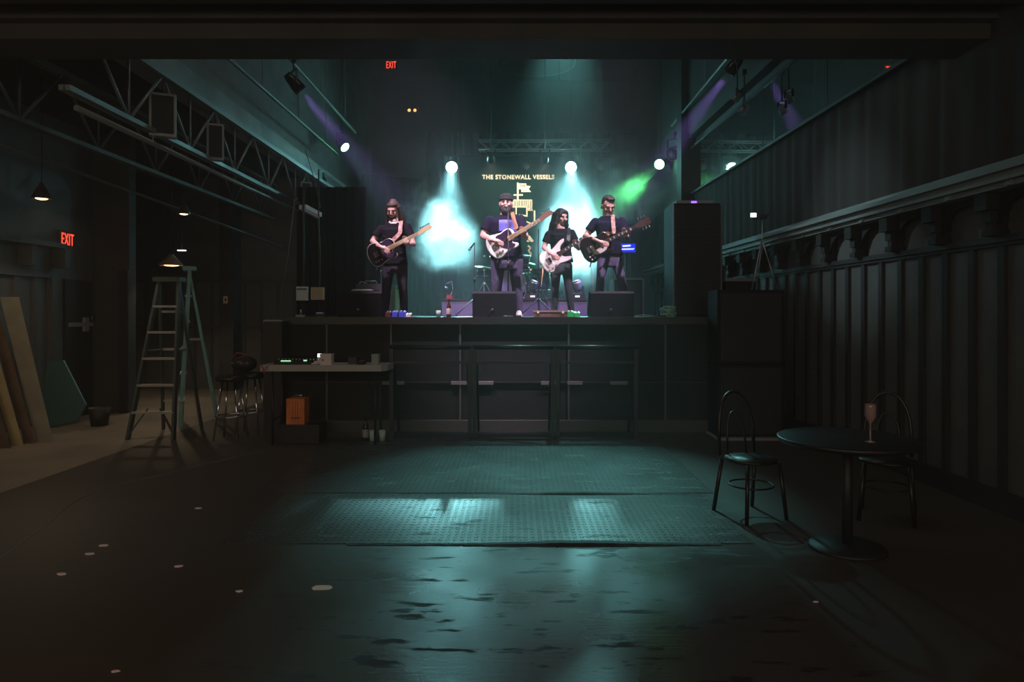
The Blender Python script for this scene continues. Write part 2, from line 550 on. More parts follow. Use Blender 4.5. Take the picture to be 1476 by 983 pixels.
for j in range(k):
    yc = y0+.69*j
    for (d0, d1, z0, z1, h) in ((-.20, 0, 2.42, 2.58, .07), (-.15, 0, 2.33, 2.42, .05), (-.13, 0, 2.27, 2.33, .035), (-.15, 0, 2.22, 2.27, .055)):
        w_ = wallbox(yc-h, yc+h, d0, d1, z0, z1); m.add(w_.v, w_.f)
struct('trim_5', m, mat('valance_paint', (.008, .008, .008), .7, bump=(18, .3)))
m = MB()
for z0, z1, d in ((2.17, 2.22, -.07), (2.14, 2.17, -.045), (0, .18, -.04)):
    w_ = wallbox(3.0, 17.6, d, 0, z0, z1); m.add(w_.v, w_.f)
for j in range(42):
    yy = 3.39+.345*j
    w_ = wallbox(yy-.035, yy+.035, -.035, 0, .18, 2.14); m.add(w_.v, w_.f)
struct('trim_6', m, mat('batten_paint', (.018, .018, .018), .6, bump=(18, .2)))
m = MB()
for j in range(20):
    yy = 3.39+.69*j+.345
    w_ = wallbox(yy-.03, yy+.03, -.24, -.21, 2.565, 2.60); m.add(w_.v, w_.f)
struct('trim_7', m, M_steel)

# mirror strip high on the right wall
mr = thing('wall_mirror', 'long horizontal mirror strip high on the right wall above the black drape', 'mirror', (WX(10), 10, EYE+2.48))
m = wallbox(6.1, 14.0, -.10, -.075, EYE+2.48, EYE+3.36)
m.build('mirror_glass', M_mirror, mr)
m = MB()
for z0, z1 in ((EYE+2.44, EYE+2.48), (EYE+3.36, EYE+3.41)):
    w_ = wallbox(6.1, 14.0, -.12, 0, z0, z1); m.add(w_.v, w_.f)
m.build('mirror_frame', M_black, mr)
for yy in (8.2, 10.2, 12.2):
    wallbox(yy-.006, yy+.006, -.104, -.09, EYE+2.48, EYE+3.36).build('mirror_joint', M_black, mr)
# dark post at the mirror's far end
struct('trim_8', wallbox(14.0, 14.35, -.30, 0, 2.8, CEIL), M_black)
# soffit above the mirror
struct('trim_9', wallbox(6.0, BACK, -.16, 0, EYE+3.6, CEIL), M_wall)


def drape(name, label, p0, p1, z0, z1, folds, amp, mt, group=None, step=None, gather=0):
    """hanging cloth between two floor points with real folds"""
    p0 = Vector((p0[0], p0[1], 0)); p1 = Vector((p1[0], p1[1], 0))
    L_ = (p1-p0).length; d = (p1-p0).normalized(); n = Vector((-d.y, d.x, 0))
    nx = int(folds*10); nz = 8
    mb = MB(); vs = []; rnd = random.Random(len(name)+folds)
    ph = [rnd.uniform(-.9, .9) for _ in range(nx+1)]
    am = [rnd.uniform(.5, 1.0) for _ in range(folds+2)]
    for k in range(nz+1):
        t = k/nz; z = z0+(z1-z0)*t
        for i in range(nx+1):
            s_ = i/nx
            a = am[int(s_*folds)]*amp*(1.15-.4*t)
            off = a*math.sin(2*PI*s_*folds+.6*math.sin(3.1*s_*folds)+.25*math.sin(5*t+s_*9))
            vs.append(p0+d*L_*s_+n*off+Vector((0, 0, z)))
    fs = []
    for k in range(nz):
        for i in range(nx):
            a = k*(nx+1)+i; fs.append((a, a+1, a+nx+2, a+nx+1))
    b_ = len(vs)
    vs2 = [v+n*.006 for v in vs]
    fs2 = [tuple(b_+i for i in reversed(f)) for f in fs]
    mb.add(vs+vs2, fs+fs2, True)
    o = mb.build(name, mt, fix=False)
    tag(o, label, 'curtain', group)
    return o


# right wall drape between ledge and mirror
drape('wall_drape', 'long black drape hanging on the right wall between ledge and mirror', (WX(17.5)-.05, 17.5), (WX(3.2)-.05, 3.2), 2.80, EYE+2.46, 46, .016, M_drape)
drape('stage_backdrop', 'wide black backdrop drape behind the banner at the back of the stage', (-2.5, 18.7), (3.4, 18.7), 1.55, EYE+4.95, 26, .05, M_sdrape)
drape('wing_drape', 'black drape at the left side of the stage behind the two wall boxes', (-4.0, 12.4), (-2.75, 12.4), 1.56, 3.9, 8, .05, M_sdrape)
drape('rear_wing_drape', 'dark drape in the left wing behind the black shirted guitarist', (-4.0, 17.6), (-2.5, 18.3), 1.56, 5.2, 9, .05, M_sdrape)

# ================================================================== STAGE
DZ = 1.554
SY = 9.2
st = thing('stage', 'chest high black stage with panelled front below the band', 'stage', (0, SY, 0))
MB().box((-3.33, SY, DZ-.10), (3.45, 18.9, DZ)).build('deck', mat('stage_deck', (.014, .014, .015), .4, bump=(30, .3)), st)
m = MB().box((-3.33, SY+.05, 0), (3.45, 18.8, DZ-.10))
m.build('fascia', mat('stage_fascia', (.024, .022, .020), .7, spec=.2, noise=(2, (.02, .02, .018)), bump=(10, .3)), st)
M_seam = mat('seam_grey', (.09, .088, .08), .5)
for px in (385, 470, 563, 663, 820, 960):
    x = (px-CX)/F*SY; MB().box((x-.012, SY+.03, .1), (x+.012, SY+.05, DZ-.1)).build('seam_strip', M_seam, st)
m = MB().box((-3.33, SY-.0, .0), (3.3, SY+.05, .16))
m.build('plinth', mat('plinth_grey', (.06, .058, .05), .6), st)
M_greystrip = mat('strip_grey', (.20, .19, .17), .7)  # short grey strips across the stage front
for a, c in ((549, 582), (650, 673), (684, 711), (780, 808), (818, 840), (880, 905)):
    MB().box(((a-CX)/F*SY, SY+.02, .64), ((c-CX)/F*SY, SY+.05, .685)).build('grey_strip', M_greystrip, st)
m = MB().box((-3.33, SY+.03, .66), (3.3, SY+.05, .675)); m.build('panel_joint', M_darksteel, st)

# crowd barrier in front of the stage
BY = 8.72
def crowd_barrier(x0, x1, label):
    t = thing('crowd_barrier', label, 'barrier', ((x0+x1)/2, BY, 0), 'black crowd barriers in front of the stage')
    for x in (x0+.02, x1-.02): MB().box((x-.025, BY-.025, 0), (x+.025, BY+.025, 1.15)).build('post', M_darksteel, t)
    m = MB().cyl((x0, BY, 1.17), (x1, BY, 1.17), .03); m.build('top_rail', M_darksteel, t)
    m = MB().box((x0+.04, BY-.015, .96), (x1-.04, BY+.015, .99)); m.build('middle_rail', M_darksteel, t)
    for x in (x0+.05, x1-.05): MB().beam((x, BY, .95), (x, BY+.38, .04), .03, .03, (1, 0, 0)).build('brace', M_darksteel, t)
    m = MB().box((x0, BY-.12, 0), (x1, BY+.4, .025)); m.build('foot_plate', M_darksteel, t)
crowd_barrier(-1.62, -.58, 'black tube crowd barrier below the left wedge monitor')
crowd_barrier(-.56, .48, 'black tube crowd barrier below the singer')
crowd_barrier(.50, 1.54, 'black tube crowd barrier below the right wedge monitor')

# tread plates on the dance floor
for (x0, x1, a, c, lb) in ((-2.3, 1.75, 6.075, 8.5, 'studded steel tread plate on the floor nearest the stage'),
                           (-2.05, 1.65, 4.74, 6.045, 'studded steel tread plate on the floor nearer the viewer')):
    o = MB().box((x0, a, .001), (x1, c, .006)).build('floor_plate', M_plate); tag(o, lb, 'floor plate')
# dark strips stand in for the gaps under the curled plate edges
for px0, px1, py, lb in ((575, 1000, 713, 'dark strip for the gap along the far seam between tread plates'), (500, 1040, 785.5, 'dark strip for the gap along the near edge of the tread plates')):
    Y = F*EYE/(py-CY); m = MB(); rings = []
    for i in range(60):
        x = (px0+(px1-px0)*i/59-CX)/F*Y
        t = i/59; h = .006+.016*math.exp(-((t-.62)/.2)**2)+.003*random.random()
        ww = .012+.03*math.exp(-((t-.62)/.25)**2)+.006*random.random()
        rings.append([Vector((x, Y-ww, .004)), Vector((x, Y+ww, .004)), Vector((x, Y+ww*.6, h)), Vector((x, Y-ww*.6, h))])
    m.loft(rings, smooth=False)
    tag(m.build('seam_gap_strip', mat('black_gap', (.008, .008, .008), .8)), lb, 'floor strip')

# litter
for i, (px, py, L_, lb) in enumerate(((465, 848, .07, 'largest white paper scrap on the dark floor'), (129, 799, .03, 'small pale scrap on the reddish floor at left'),
        (149, 787, .03, 'tiny pale scrap farthest back on the reddish floor'), (90, 828, .03, 'thin pale scrap at the far left of the floor'),
        (257, 817, .03, 'pale scrap left of the large paper scrap'), (345, 853, .02, 'small round pale scrap beside the large paper scrap'),
        (286, 733, .03, 'small white scrap on the dark floor behind the others'), (166, 968, .02, 'pale crumb nearest the lower left corner'), (1176, 868, .015, 'tiny pale crumb on the right half of the floor'))):
    p = at(px, py, F*EYE/(py-CY)); m = MB()
    pts = [(math.cos(a*PI/4)*L_*(.7+.5*random.random()), math.sin(a*PI/4)*L_*.6*(.6+.6*random.random())) for a in range(8)]
    m.prism(pts, lambda u, v, h: Vector((p.x+u, p.y+v, h)), .001, .004+.004*random.random())
    tag(m.build('paper_scrap', M_label), lb, 'litter')

# ================================================================== STAGE EQUIPMENT
def wedge(px0, px1, py0, Y, label, cut=True):
    x0 = (px0-CX)/F*Y; x1 = (px1-CX)/F*Y; h = -(py0-457)/F*Y; d = .42
    t = thing('wedge_monitor', label, 'monitor speaker', ((x0+x1)/2, Y, DZ), 'black wedge monitors along the stage edge')
    m = MB()
    # the blind back faces the hall, the grille slopes towards the band
    prof = [(0, 0), (d, 0), (d, h*.25), (.20, h), (.03, h), (0, h-.03)]
    m.prism([(a, c) for a, c in prof], lambda u, v, k: Vector((k, Y+u, DZ+v)), x0, x1)
    m.build('cabinet', M_cab, t)
    g = MB(); 
    g.prism([(d-.005, h*.27), (.205, h*.985), (.215, h*1.0), (d+.005, h*.29)], lambda u, v, k: Vector((k, Y+u, DZ+v)), x0+.02, x1-.02)
    g.build('grille', M_grill, t)
    j = MB(); cx = (x0+x1)/2-.02
    j.cyl((cx, Y-.008, DZ+.10), (cx, Y, DZ+.10), .022)
    j.build('jack_plate', M_darksteel, t)
    j = MB().cyl((cx, Y-.05, DZ+.108), (cx, Y-.008, DZ+.105), .009)
    j.build('cable_plug', M_alu, t)
    j = MB().tube([(cx, Y-.05, DZ+.108), (cx-.03, Y-.07, DZ+.08), (cx-.05, Y-.06, DZ+.03), (cx-.06, Y-.02, DZ+.006)], .005)
    j.build('cable', M_black, t)
wedge(487, 550, 420, 9.45, 'black wedge monitor at the left, in front of the long haired guitarist')
wedge(681, 743, 420, 9.45, 'black wedge monitor in front of the singer')
wedge(851, 914, 420, 9.45, 'black wedge monitor at the right, in front of the short haired guitarist')

# drum riser
rs = thing('drum_riser', 'low carpeted drum riser behind the singer and the bassist', 'riser', (0, 11.6, DZ))
x0, x1 = at(637, 0, 11.6).x, at(846, 0, 11.6).x
MB().box((x0, 11.6, DZ), (x1, 13.4, DZ+.29)).build('riser_box', M_plum, rs)
MB().box((x0-.01, 11.585, DZ+.27), (x1+.01, 13.4, DZ+.30)).build('riser_top', M_darksteel, rs)
RZ = DZ+.30

# PA tower right
t = thing('pa_speaker', 'tall black loudspeaker with grille front at the right of the stage', 'loudspeaker', (2.55, 10.0, DZ))
Y = 10.0; a = at(970, 293, Y); c = at(1040, 457, Y)
MB().box((a.x, Y, DZ), (c.x, Y+.6, a.z)).build('cabinet', M_cab, t)
m = MB().box((a.x+.02, Y-.02, DZ+.03), (c.x-.02, Y, a.z-.03)); m.build('grille', M_grill, t)
m = MB()
for z in [DZ+.05+.06*i for i in range(26)]:
    m.box((a.x+.02, Y-.026, z), (c.x-.02, Y-.02, z+.006))
m.build('grille_rib', M_darksteel, t)
M_cedge = mat('cabinet_edge', (.12, .10, .13), .4)
for x in (a.x, c.x-.02): MB().box((x, Y-.028, DZ), (x+.02, Y, a.z)).build('edge_trim', M_cedge, t)
t = thing('rack_unit', 'slim rack unit with violet light on top of the tall loudspeaker', 'rack unit', (2.6, 10.2, a.z))
b0 = at(976, 288, Y); b1 = at(1029, 293, Y)
MB().box((b0.x, Y+.05, a.z), (b1.x, Y+.5, b0.z)).build('case', M_greybox, t)
MB().box((b0.x+.22, Y+.044, a.z+.012), (b0.x+.30, Y+.05, b0.z-.012)).build('violet_light', M_led, t)

# side box with camera tripod
t = thing('subwoofer_stack', 'large black subwoofer box beside the right end of the stage', 'subwoofer', (2.9, 8.7, 0))
p0 = at(1034, 418, 8.75); p1 = at(1130, 418, 8.75)
m = MB()
m.box((p0.x, 8.75, .95), (p1.x, 9.18, p0.z)); m.build('upper_cabinet', M_cab, t)
m = MB().box((p0.x, 8.75, .02), (p1.x, 9.18, .94)); m.build('lower_cabinet', M_cab, t)
m = MB().box((p0.x+.04, 8.735, .99), (p1.x-.04, 8.75, p0.z-.04)); m.build('grille', M_grill, t)
m = MB().box((p0.x+.04, 8.735, .06), (p1.x-.04, 8.75, .90)); m.build('grille', M_grill, t)
m = MB().box((p0.x-.03, 8.6, 0), (p1.x-.1, 9.19, .02)); m.build('base_board', M_greybox, t)
SZ = p0.z
t = thing('camera_tripod', 'small camera on a thin tripod standing on the black subwoofer box', 'tripod', (at(1095, 410, 8.97).x, 8.97, SZ))
Y = 8.97; hub = at(1098, 345, Y); top = at(1099, 316, Y)
for sx, sy in ((-.17, -.12), (.17, -.10), (.0, .18)):
    MB().cyl(hub, (hub.x+sx, Y+sy, SZ+.01), .008, .006).build('leg', M_alu, t)
MB().cyl(hub-Vector((0, 0, .2)), top, .008).build('center_column', M_alu, t)
m = MB().cbox(top+Vector((0, 0, .03)), (.09, .08, .06)); m.cyl(top+Vector((.02, -.04, .03)), top+Vector((.02, -.09, .03)), .025); m.build('camera_body', M_black, t)
m = MB().cyl(top+Vector((.04, 0, .04)), top+Vector((.12, .01, .09)), .006); m.build('microphone', M_black, t)
m = MB().cbox(at(1086, 310, Y), (.075, .015, .055)); m.build('viewfinder_screen', M_whitescreen, t)
MB().cbox(at(1091, 311, Y)+Vector((.02, 0, 0)), (.05, .02, .02)).build('screen_arm', M_black, t)
# cloth bag behind
t = thing('equipment_case', 'dark equipment case beside the tall loudspeaker', 'case', (3.1, 9.9, DZ))
q = at(1052, 400, 10.1)
MB().box((q.x-.09, 10.0, DZ), (q.x+.35, 10.5, q.z-.02)).build('case_body', M_cab, t)
MB().box((q.x-.10, 9.99, q.z-.06), (q.x+.36, 10.51, q.z-.02)).build('lid_trim', M_steel, t)

# small amps, screens, racks on the stage
t = thing('combo_amplifier', 'dark combo amplifier behind the left wedge monitor', 'amplifier', (at(530, 0, 10.7).x, 10.7, DZ))
a = at(513, 409, 10.7); c = at(550, 457, 10.7)
MB().box((a.x, 10.7, DZ), (c.x, 11.0, a.z)).build('cabinet', mat('amp_tolex', (.05, .05, .055), .7), t)
MB().box((a.x+.03, 10.685, DZ+.05), (c.x-.03, 10.7, a.z-.1)).build('grille_cloth', M_grill, t)
MB().tube([(a.x+.1, 10.85, a.z), (a.x+.12, 10.85, a.z+.05), (c.x-.12, 10.85, a.z+.05), (c.x-.1, 10.85, a.z)], .008).build('handle', M_alu, t)
t = thing('laptop_tray', 'pale flat tray on the left wedge monitor', 'tray', at(525, 419, 9.55))
m = MB().cbox(at(523, 418.6, 9.55), (.30, .10, .012)); m.build('tray_top', M_greybox, t)
MB().cbox(at(523, 417.6, 9.55), (.27, .08, .008)).build('tray_liner', M_paper, t)
# upright light panels / pedals left
p = at(562, 457, 9.95)
t = thing('upright_panel', 'upright grey and green lit panel beside the left wedge monitor', 'panel', (p.x, 9.95, DZ))
MB().box((at(559, 0, 9.95).x, 9.95, DZ), (at(565, 0, 9.95).x, 10.15, at(0, 410, 9.95).z)).build('grey_side', M_greybox, t)
MB().box((at(565.2, 0, 9.95).x, 9.95, DZ), (at(569, 0, 9.95).x, 10.2, at(0, 410, 9.95).z)).build('green_side', mat('green_lit_sheet', (.05, .30, .18), .4), t)  # green light put into the colours of this side and the pale edge
MB().box((at(570, 0, 9.95).x, 9.93, DZ), (at(573, 0, 9.95).x, 10.1, at(0, 417, 9.95).z)).build('pale_edge', mat('pale_green_lit', (.35, .75, .40), .4), t)


def pedal(px0, px1, py, Y, mt, label, knob=M_white):
    a = at(px0, py, Y); c = at(px1, 457, Y)
    t = thing('effects_pedal', label, 'pedal', ((a.x+c.x)/2, Y, DZ), 'effects pedals on the stage floor')
    MB().prism([(0, DZ), (.12, DZ), (.12, a.z+.01), (0, a.z-.01)], lambda u, v, k: Vector((k, Y+u, v)), a.x, c.x).build('housing', mt, t)
    m = MB().cyl(((a.x+c.x)/2, Y+.03, a.z-.008), ((a.x+c.x)/2, Y+.03, a.z+.012), .01); m.build('foot_switch', M_chrome, t)
    for s_ in (.25, .75): MB().cyl((a.x+(c.x-a.x)*s_, Y+.09, a.z), (a.x+(c.x-a.x)*s_, Y+.09, a.z+.015), .008).build('knob', knob, t)
pedal(555, 563, 450, 9.45, mat('dark_red_pedal', (.10, .015, .03), .4), 'small dark red pedal at the feet of the long haired guitarist')
pedal(565, 573, 449, 9.5, M_blue, 'blue pedal at the feet of the long haired guitarist, left one')
pedal(575, 584, 449, 9.5, M_blue, 'blue pedal at the feet of the long haired guitarist, right one')
pedal(585, 592, 452, 9.5, M_white, 'white pedal at the feet of the long haired guitarist')
pedal(818, 827, 449, 9.5, M_green, 'green pedal next to the brown suitcase')
pedal(828, 836, 450, 9.5, M_green, 'green pedal right of its twin by the suitcase')

# suitcase pedalboard
t = thing('suitcase', 'low reddish brown suitcase lying at the stage edge in front of the bassist', 'suitcase', (at(793, 0, 9.5).x, 9.5, DZ))
a = at(769, 448, 9.5); c = at(817, 457, 9.5)
MB().box((a.x, 9.42, DZ), (c.x, 9.75, a.z-.02)).build('lower_shell', M_suit, t)
MB().box((a.x-.006, 9.414, a.z-.018), (c.x+.006, 9.756, a.z+.006)).build('lid', mat('suitcase_lid', (.34, .22, .18), .55), t)
for x in (a.x+.06, c.x-.06): MB().cbox((x, 9.41, a.z-.02), (.03, .012, .03)).build('latch', M_chrome, t)

# bottle and glass at the stage edge
def bottle(px, Y, z, hgt, mt, label, lab=M_label):
    x = at(px, 0, Y).x; k = hgt/.24
    t = thing('beer_bottle', label, 'bottle', (x, Y, z))
    MB().lathe([(.0, 0), (.031*k, 0), (.032*k, .01), (.032*k, .13*k), (.028*k, .155*k), (.014*k, .185*k), (.0125*k, .23*k), (.015*k, .232*k), (.015*k, .24*k), (0, .24*k)], (x, Y, z)).build('glass', mt, t)
    MB().lathe([(.0326*k, .035*k), (.0332*k, .04*k), (.0332*k, .11*k), (.0326*k, .115*k)], (x, Y, z)).build('label', lab, t)
bottle(647, 9.35, DZ, .24, M_glassd, 'brown beer bottle standing at the stage edge beside the riser')
t = thing('drinking_glass', 'small clear glass at the stage edge left of the bottle', 'glass', (at(632, 0, 9.4).x, 9.4, DZ))
MB().lathe([(0, 0), (.03, 0), (.036, .09), (.033, .09), (.027, .008), (0, .008)], (at(632, 0, 9.4).x, 9.4, DZ)).build('tumbler', M_tank, t)

# coiled cable right
m = MB(); pts = []
c0 = at(963, 450, 9.6)
for i in range(120):
    a = i*.42; r = .09+.02*math.sin(i*.37)
    pts.append((c0.x+r*math.cos(a), 9.6+.09*math.sin(a)*(1), DZ+.02+.10*abs(math.sin(i*.11))+.03*math.sin(a*1.3+1)))
m.tube(pts, .008)
tag(m.build('coiled_cable', mat('pale_green_cable', (.35, .62, .5), .4)), 'pale tangled cable coil on the deck left of the tall loudspeaker', 'cable')

# cables lying on deck
def cable(pts, r, label, mt=M_black, name='stage_cable'):
    m = MB(); P_ = [Vector(p) for p in pts]; out = []
    for i in range(len(P_)-1):
        p0 = P_[max(i-1, 0)]; p1 = P_[i]; p2 = P_[i+1]; p3 = P_[min(i+2, len(P_)-1)]
        for k in range(6):
            t = k/6; out.append(.5*((2*p1)+(-p0+p2)*t+(2*p0-5*p1+4*p2-p3)*t*t+(-p0+3*p1-3*p2+p3)*t**3))
    out.append(P_[-1]); m.tube(out, r, 6)
    return tag(m.build(name, mt), label, 'cable')
cable([at(590, 456, 9.7), at(610, 456.4, 9.9), at(630, 456, 9.6), at(660, 456.6, 9.8)], .006, 'black cable on the deck between the left wedge and the bottle')
cable([at(915, 455, 9.7), at(930, 454, 9.8), at(945, 456, 9.6), at(968, 455, 9.8)], .007, 'pale cable on the deck right of the right wedge', M_steel)

# rack / case behind the right guitarist
t = thing('guitar_cabinet', 'black guitar cabinet with metal frame behind the short haired guitarist', 'amplifier', (at(905, 0, 12).x, 12, DZ))
a = at(884, 402, 12); c = at(927, 457, 12)
MB().box((a.x, 12, DZ), (c.x, 12.4, a.z)).build('cabinet', M_cab, t)
m = MB()
m.beam((a.x, 11.98, a.z), (c.x, 11.98, a.z), .03, .03); m.beam((c.x, 11.98, a.z), (c.x, 11.98, DZ+.02), .03, .03, (0, 1, 0)); m.beam((a.x, 11.98, a.z), (a.x, 11.98, DZ+.02), .03, .03, (0, 1, 0))
m.build('corner_trim', M_steel, t)
MB().box((a.x+.04, 11.985, DZ+.04), (c.x-.04, 12, a.z-.05)).build('grille_cloth', M_grill, t)

# blue screen on stand
t = thing('video_screen', 'small bright blue screen with white script behind the right guitarist', 'screen', (at(903, 0, 12.6).x, 12.6, DZ))
a = at(890, 351, 12.6); c = at(916, 363.5, 12.6)
MB().box((a.x-.015, 12.6, c.z-.015), (c.x+.015, 12.64, a.z+.015)).build('bezel', M_black, t)
MB().box((a.x, 12.592, c.z), (c.x, 12.6, a.z)).build('display', M_bluescreen, t)
m = MB()
for row, (u0, u1, v) in enumerate(((.28, .72, .70), (.10, .92, .32))):
    n = 26; pts = []
    for i in range(n):
        s_ = i/(n-1)
        pts.append((a.x+(c.x-a.x)*(u0+(u1-u0)*s_), 12.588, c.z+(a.z-c.z)*(v+.09*math.sin(i*2.1)+.05*s_)))
    m.tube(pts, .007, 5)
m.build('script_line', M_whitescreen, t)
m = MB().cyl(((a.x+c.x)/2, 12.66, DZ), ((a.x+c.x)/2, 12.66, a.z), .02); m.build('stand_pole', M_darksteel, t)
m = MB().cyl(((a.x+c.x)/2, 12.66, DZ), ((a.x+c.x)/2, 12.66, DZ+.03), .2); m.build('stand_base', M_darksteel, t)

# floor moving lights standing on the riser
def floor_light(px, Y, label, topm, tilt):
    c = at(px, 0, Y); z = RZ
    t = thing('stage_floor_light', label, 'stage light', (c.x, Y, z), 'moving lights standing on the drum riser')
    MB().box((c.x-.12, Y-.10, z), (c.x+.12, Y+.10, z+.08)).build('base', M_blackgloss, t)
    MB().box((c.x-.045, Y-.106, z+.025), (c.x+.035, Y-.10, z+.055)).build('display', M_dial, t)
    m = MB()
    for s_ in (-1, 1): m.box((c.x+s_*.10-.012, Y-.03, z+.08), (c.x+s_*.10+.012, Y+.03, z+.22))
    m.build('yoke', M_black, t)
    d = Vector((math.sin(tilt)*.6, -.25, math.cos(tilt))).normalized(); h = Vector((c.x, Y, z+.2))
    MB().lathe([(0, -.09), (.06, -.08), (.075, 0), (.085, .08), (.08, .10), (0, .10)], h, d).build('head', topm, t)
    MB().lathe([(0, .10), (.07, .10), (.065, .115), (0, .115)], h, d).build('lens', M_offlens, t)
floor_light(768, 11.75, 'moving light with a green lit head on the riser, left of the bassist', mat('green_lit_metal', (.10, .16, .12), .25, metal=.6), .5)  # green light on the head put into its colour
floor_light(832, 11.75, 'moving light on the riser right of the bassist', M_steel, -.4)
# small smoke-hose thing
t = thing('hose_lamp', 'small red based bent neck lamp on the left end of the drum riser', 'lamp', (at(648, 0, 11.75).x, 11.75, RZ))
c = at(648, 0, 11.75)
MB().cbox((c.x, 11.75, RZ+.03), (.10, .10, .06)).build('base', M_red, t)
MB().tube([(c.x+.02, 11.75, RZ+.06), (c.x+.06, 11.75, RZ+.18), (c.x+.03, 11.75, RZ+.30), (c.x-.05, 11.75, RZ+.26), (c.x-.06, 11.75, RZ+.22)], .012).build('bent_neck', M_chrome, t)
MB().lathe([(.012, 0), (.03, -.03), (.032, -.05), (0, -.05)], (c.x-.06, 11.75, RZ+.22)).build('head', M_chrome, t)

# drum kit
kx = at(735, 0, 12.6).x
t = thing('drum_kit', 'drum kit on the riser hidden behind the singer', 'drum kit', (kx, 12.6, RZ))
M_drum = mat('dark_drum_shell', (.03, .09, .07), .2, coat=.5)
M_head = mat('drum_head', (.25, .27, .26), .5)
def drum(c, ax, r, dpt, nm):
    c = Vector(c); ax = Vector(ax).normalized()
    o = MB().lathe([(0, -dpt/2), (r, -dpt/2), (r, dpt/2), (0, dpt/2)], c, ax, 24).build(nm, M_drum, t)
    m = MB()
    for s_ in (-1, 1): m.lathe([(r, s_*dpt/2-.01), (r+.012, s_*dpt/2-.01), (r+.012, s_*dpt/2+.01), (r, s_*dpt/2+.01)], c, ax, 24, cap=False)
    m.build('hoop', M_chrome, o)
    m = MB().lathe([(0, dpt/2+.001), (r*.97, dpt/2+.001), (r*.97, dpt/2+.004), (0, dpt/2+.004)], c, ax, 24); m.build('drum_head', M_head, o)
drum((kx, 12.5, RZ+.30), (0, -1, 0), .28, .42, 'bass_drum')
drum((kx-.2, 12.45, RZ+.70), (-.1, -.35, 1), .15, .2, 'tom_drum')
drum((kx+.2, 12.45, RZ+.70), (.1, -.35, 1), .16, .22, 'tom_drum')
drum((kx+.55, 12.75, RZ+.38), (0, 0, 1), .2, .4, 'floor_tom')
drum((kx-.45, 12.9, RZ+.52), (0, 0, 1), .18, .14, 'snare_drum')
for (px, py, lb_) in ((698, 385, 0), (757, 378, 1), (765, 395, 2)):
    c = at(px, py, 12.5)
    o = MB().cyl((c.x, 12.5, RZ+.02), c, .010).build('cymbal_stand', M_chrome, t)
    for a in range(3):
        MB().cyl((c.x, 12.5, RZ+.35), (c.x+.2*math.cos(a*2.1+.4), 12.5+.2*math.sin(a*2.1+.4), RZ+.01), .008).build('stand_leg', M_chrome, o)
    for z in (.3, .55, .8): MB().cbox((c.x, 12.5, RZ+z), (.035, .035, .03)).build('clutch', M_chrome, o)
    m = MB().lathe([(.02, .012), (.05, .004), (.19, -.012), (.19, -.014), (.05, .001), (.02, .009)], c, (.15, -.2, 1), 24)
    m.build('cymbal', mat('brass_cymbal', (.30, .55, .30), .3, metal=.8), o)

# mic stands
def mic_stand(px, pytop, Y, label, base='round', mic_to=None, z=DZ, group='microphone stands'):
    top = at(px, pytop, Y)
    t = thing('microphone_stand', label, 'microphone stand', (top.x, Y, z), group)
    MB().cyl((top.x, Y, z+.01), (top.x, Y, top.z), .0085).build('pole', M_darksteel, t)
    m = MB().cyl((top.x, Y, (z+top.z)/2-.04), (top.x, Y, (z+top.z)/2+.04), .015); m.build('clutch', M_black, t)
    if base == 'round':
        MB().lathe([(0, 0), (.13, 0), (.13, .015), (.03, .03), (0, .03)], (top.x, Y, z)).build('base', M_darksteel, t)
    else:
        for a in (R(200), R(330), R(80)):
            MB().cyl((top.x, Y, z+.3), (top.x+.32*math.cos(a), Y+.32*math.sin(a), z+.012), .009).build('leg', M_darksteel, t)
    if mic_to is not None:
        e = Vector(mic_to); tp = Vector((top.x, Y, top.z))
        d = (e-tp).normalized()
        mm = MB().cyl(tp, tp+d*.13, .011, .016); mo = mm.build('microphone', M_black, t)
        MB().ell(tp+d*.15, .026).build('microphone_head', mat('mic_grille', (.4, .4, .42), .3, metal=.8, bump=(200, .5)), mo)
    return t
mic_stand(732.5, 306, 9.56, 'straight microphone stand in front of the singer', mic_to=at(729.5, 297, 9.68))
mic_stand(684, 350, 11.2, 'tripod microphone stand left of the singer by the riser', 'tripod', mic_to=at(678, 358, 11.15))
mic_stand(776, 330, 11.4, 'thin unused stand behind the bassist at left', 'tripod')

# hanging strap / cable loops
cable([at(783, 382, 10.85), at(782, 398, 10.83), at(780.5, 411, 10.85)], .012, 'tan strap end hanging beside the bassist', M_naturaledge, 'hanging_strap')
cable([at(851, 375, 9.98), at(853, 395, 9.99), at(855, 420, 10.0), at(857, 456, 10.0)], .006, 'pale guitar cable hanging beside the short haired guitarist', mat('pale_cable', (.6, .65, .6), .5), 'guitar_cable')
cable([at(780, 412, 11.0), at(784, 425, 11.1), at(790, 434, 11.1), at(797, 452, 11.05), at(806, 456, 10.9)], .006, 'looping cable on the riser edge beside the bassist', M_steel, 'guitar_cable')
cable([at(516, 412, 11.05), at(521, 406, 11.05), at(529, 409, 11.05), at(537, 412, 11.05), at(549, 411, 11.05), at(549, 390, 10.6)], .007, 'pale cable arching over the combo amplifier', mat('pale_cable_two', (.55, .6, .55), .5), 'guitar_cable')

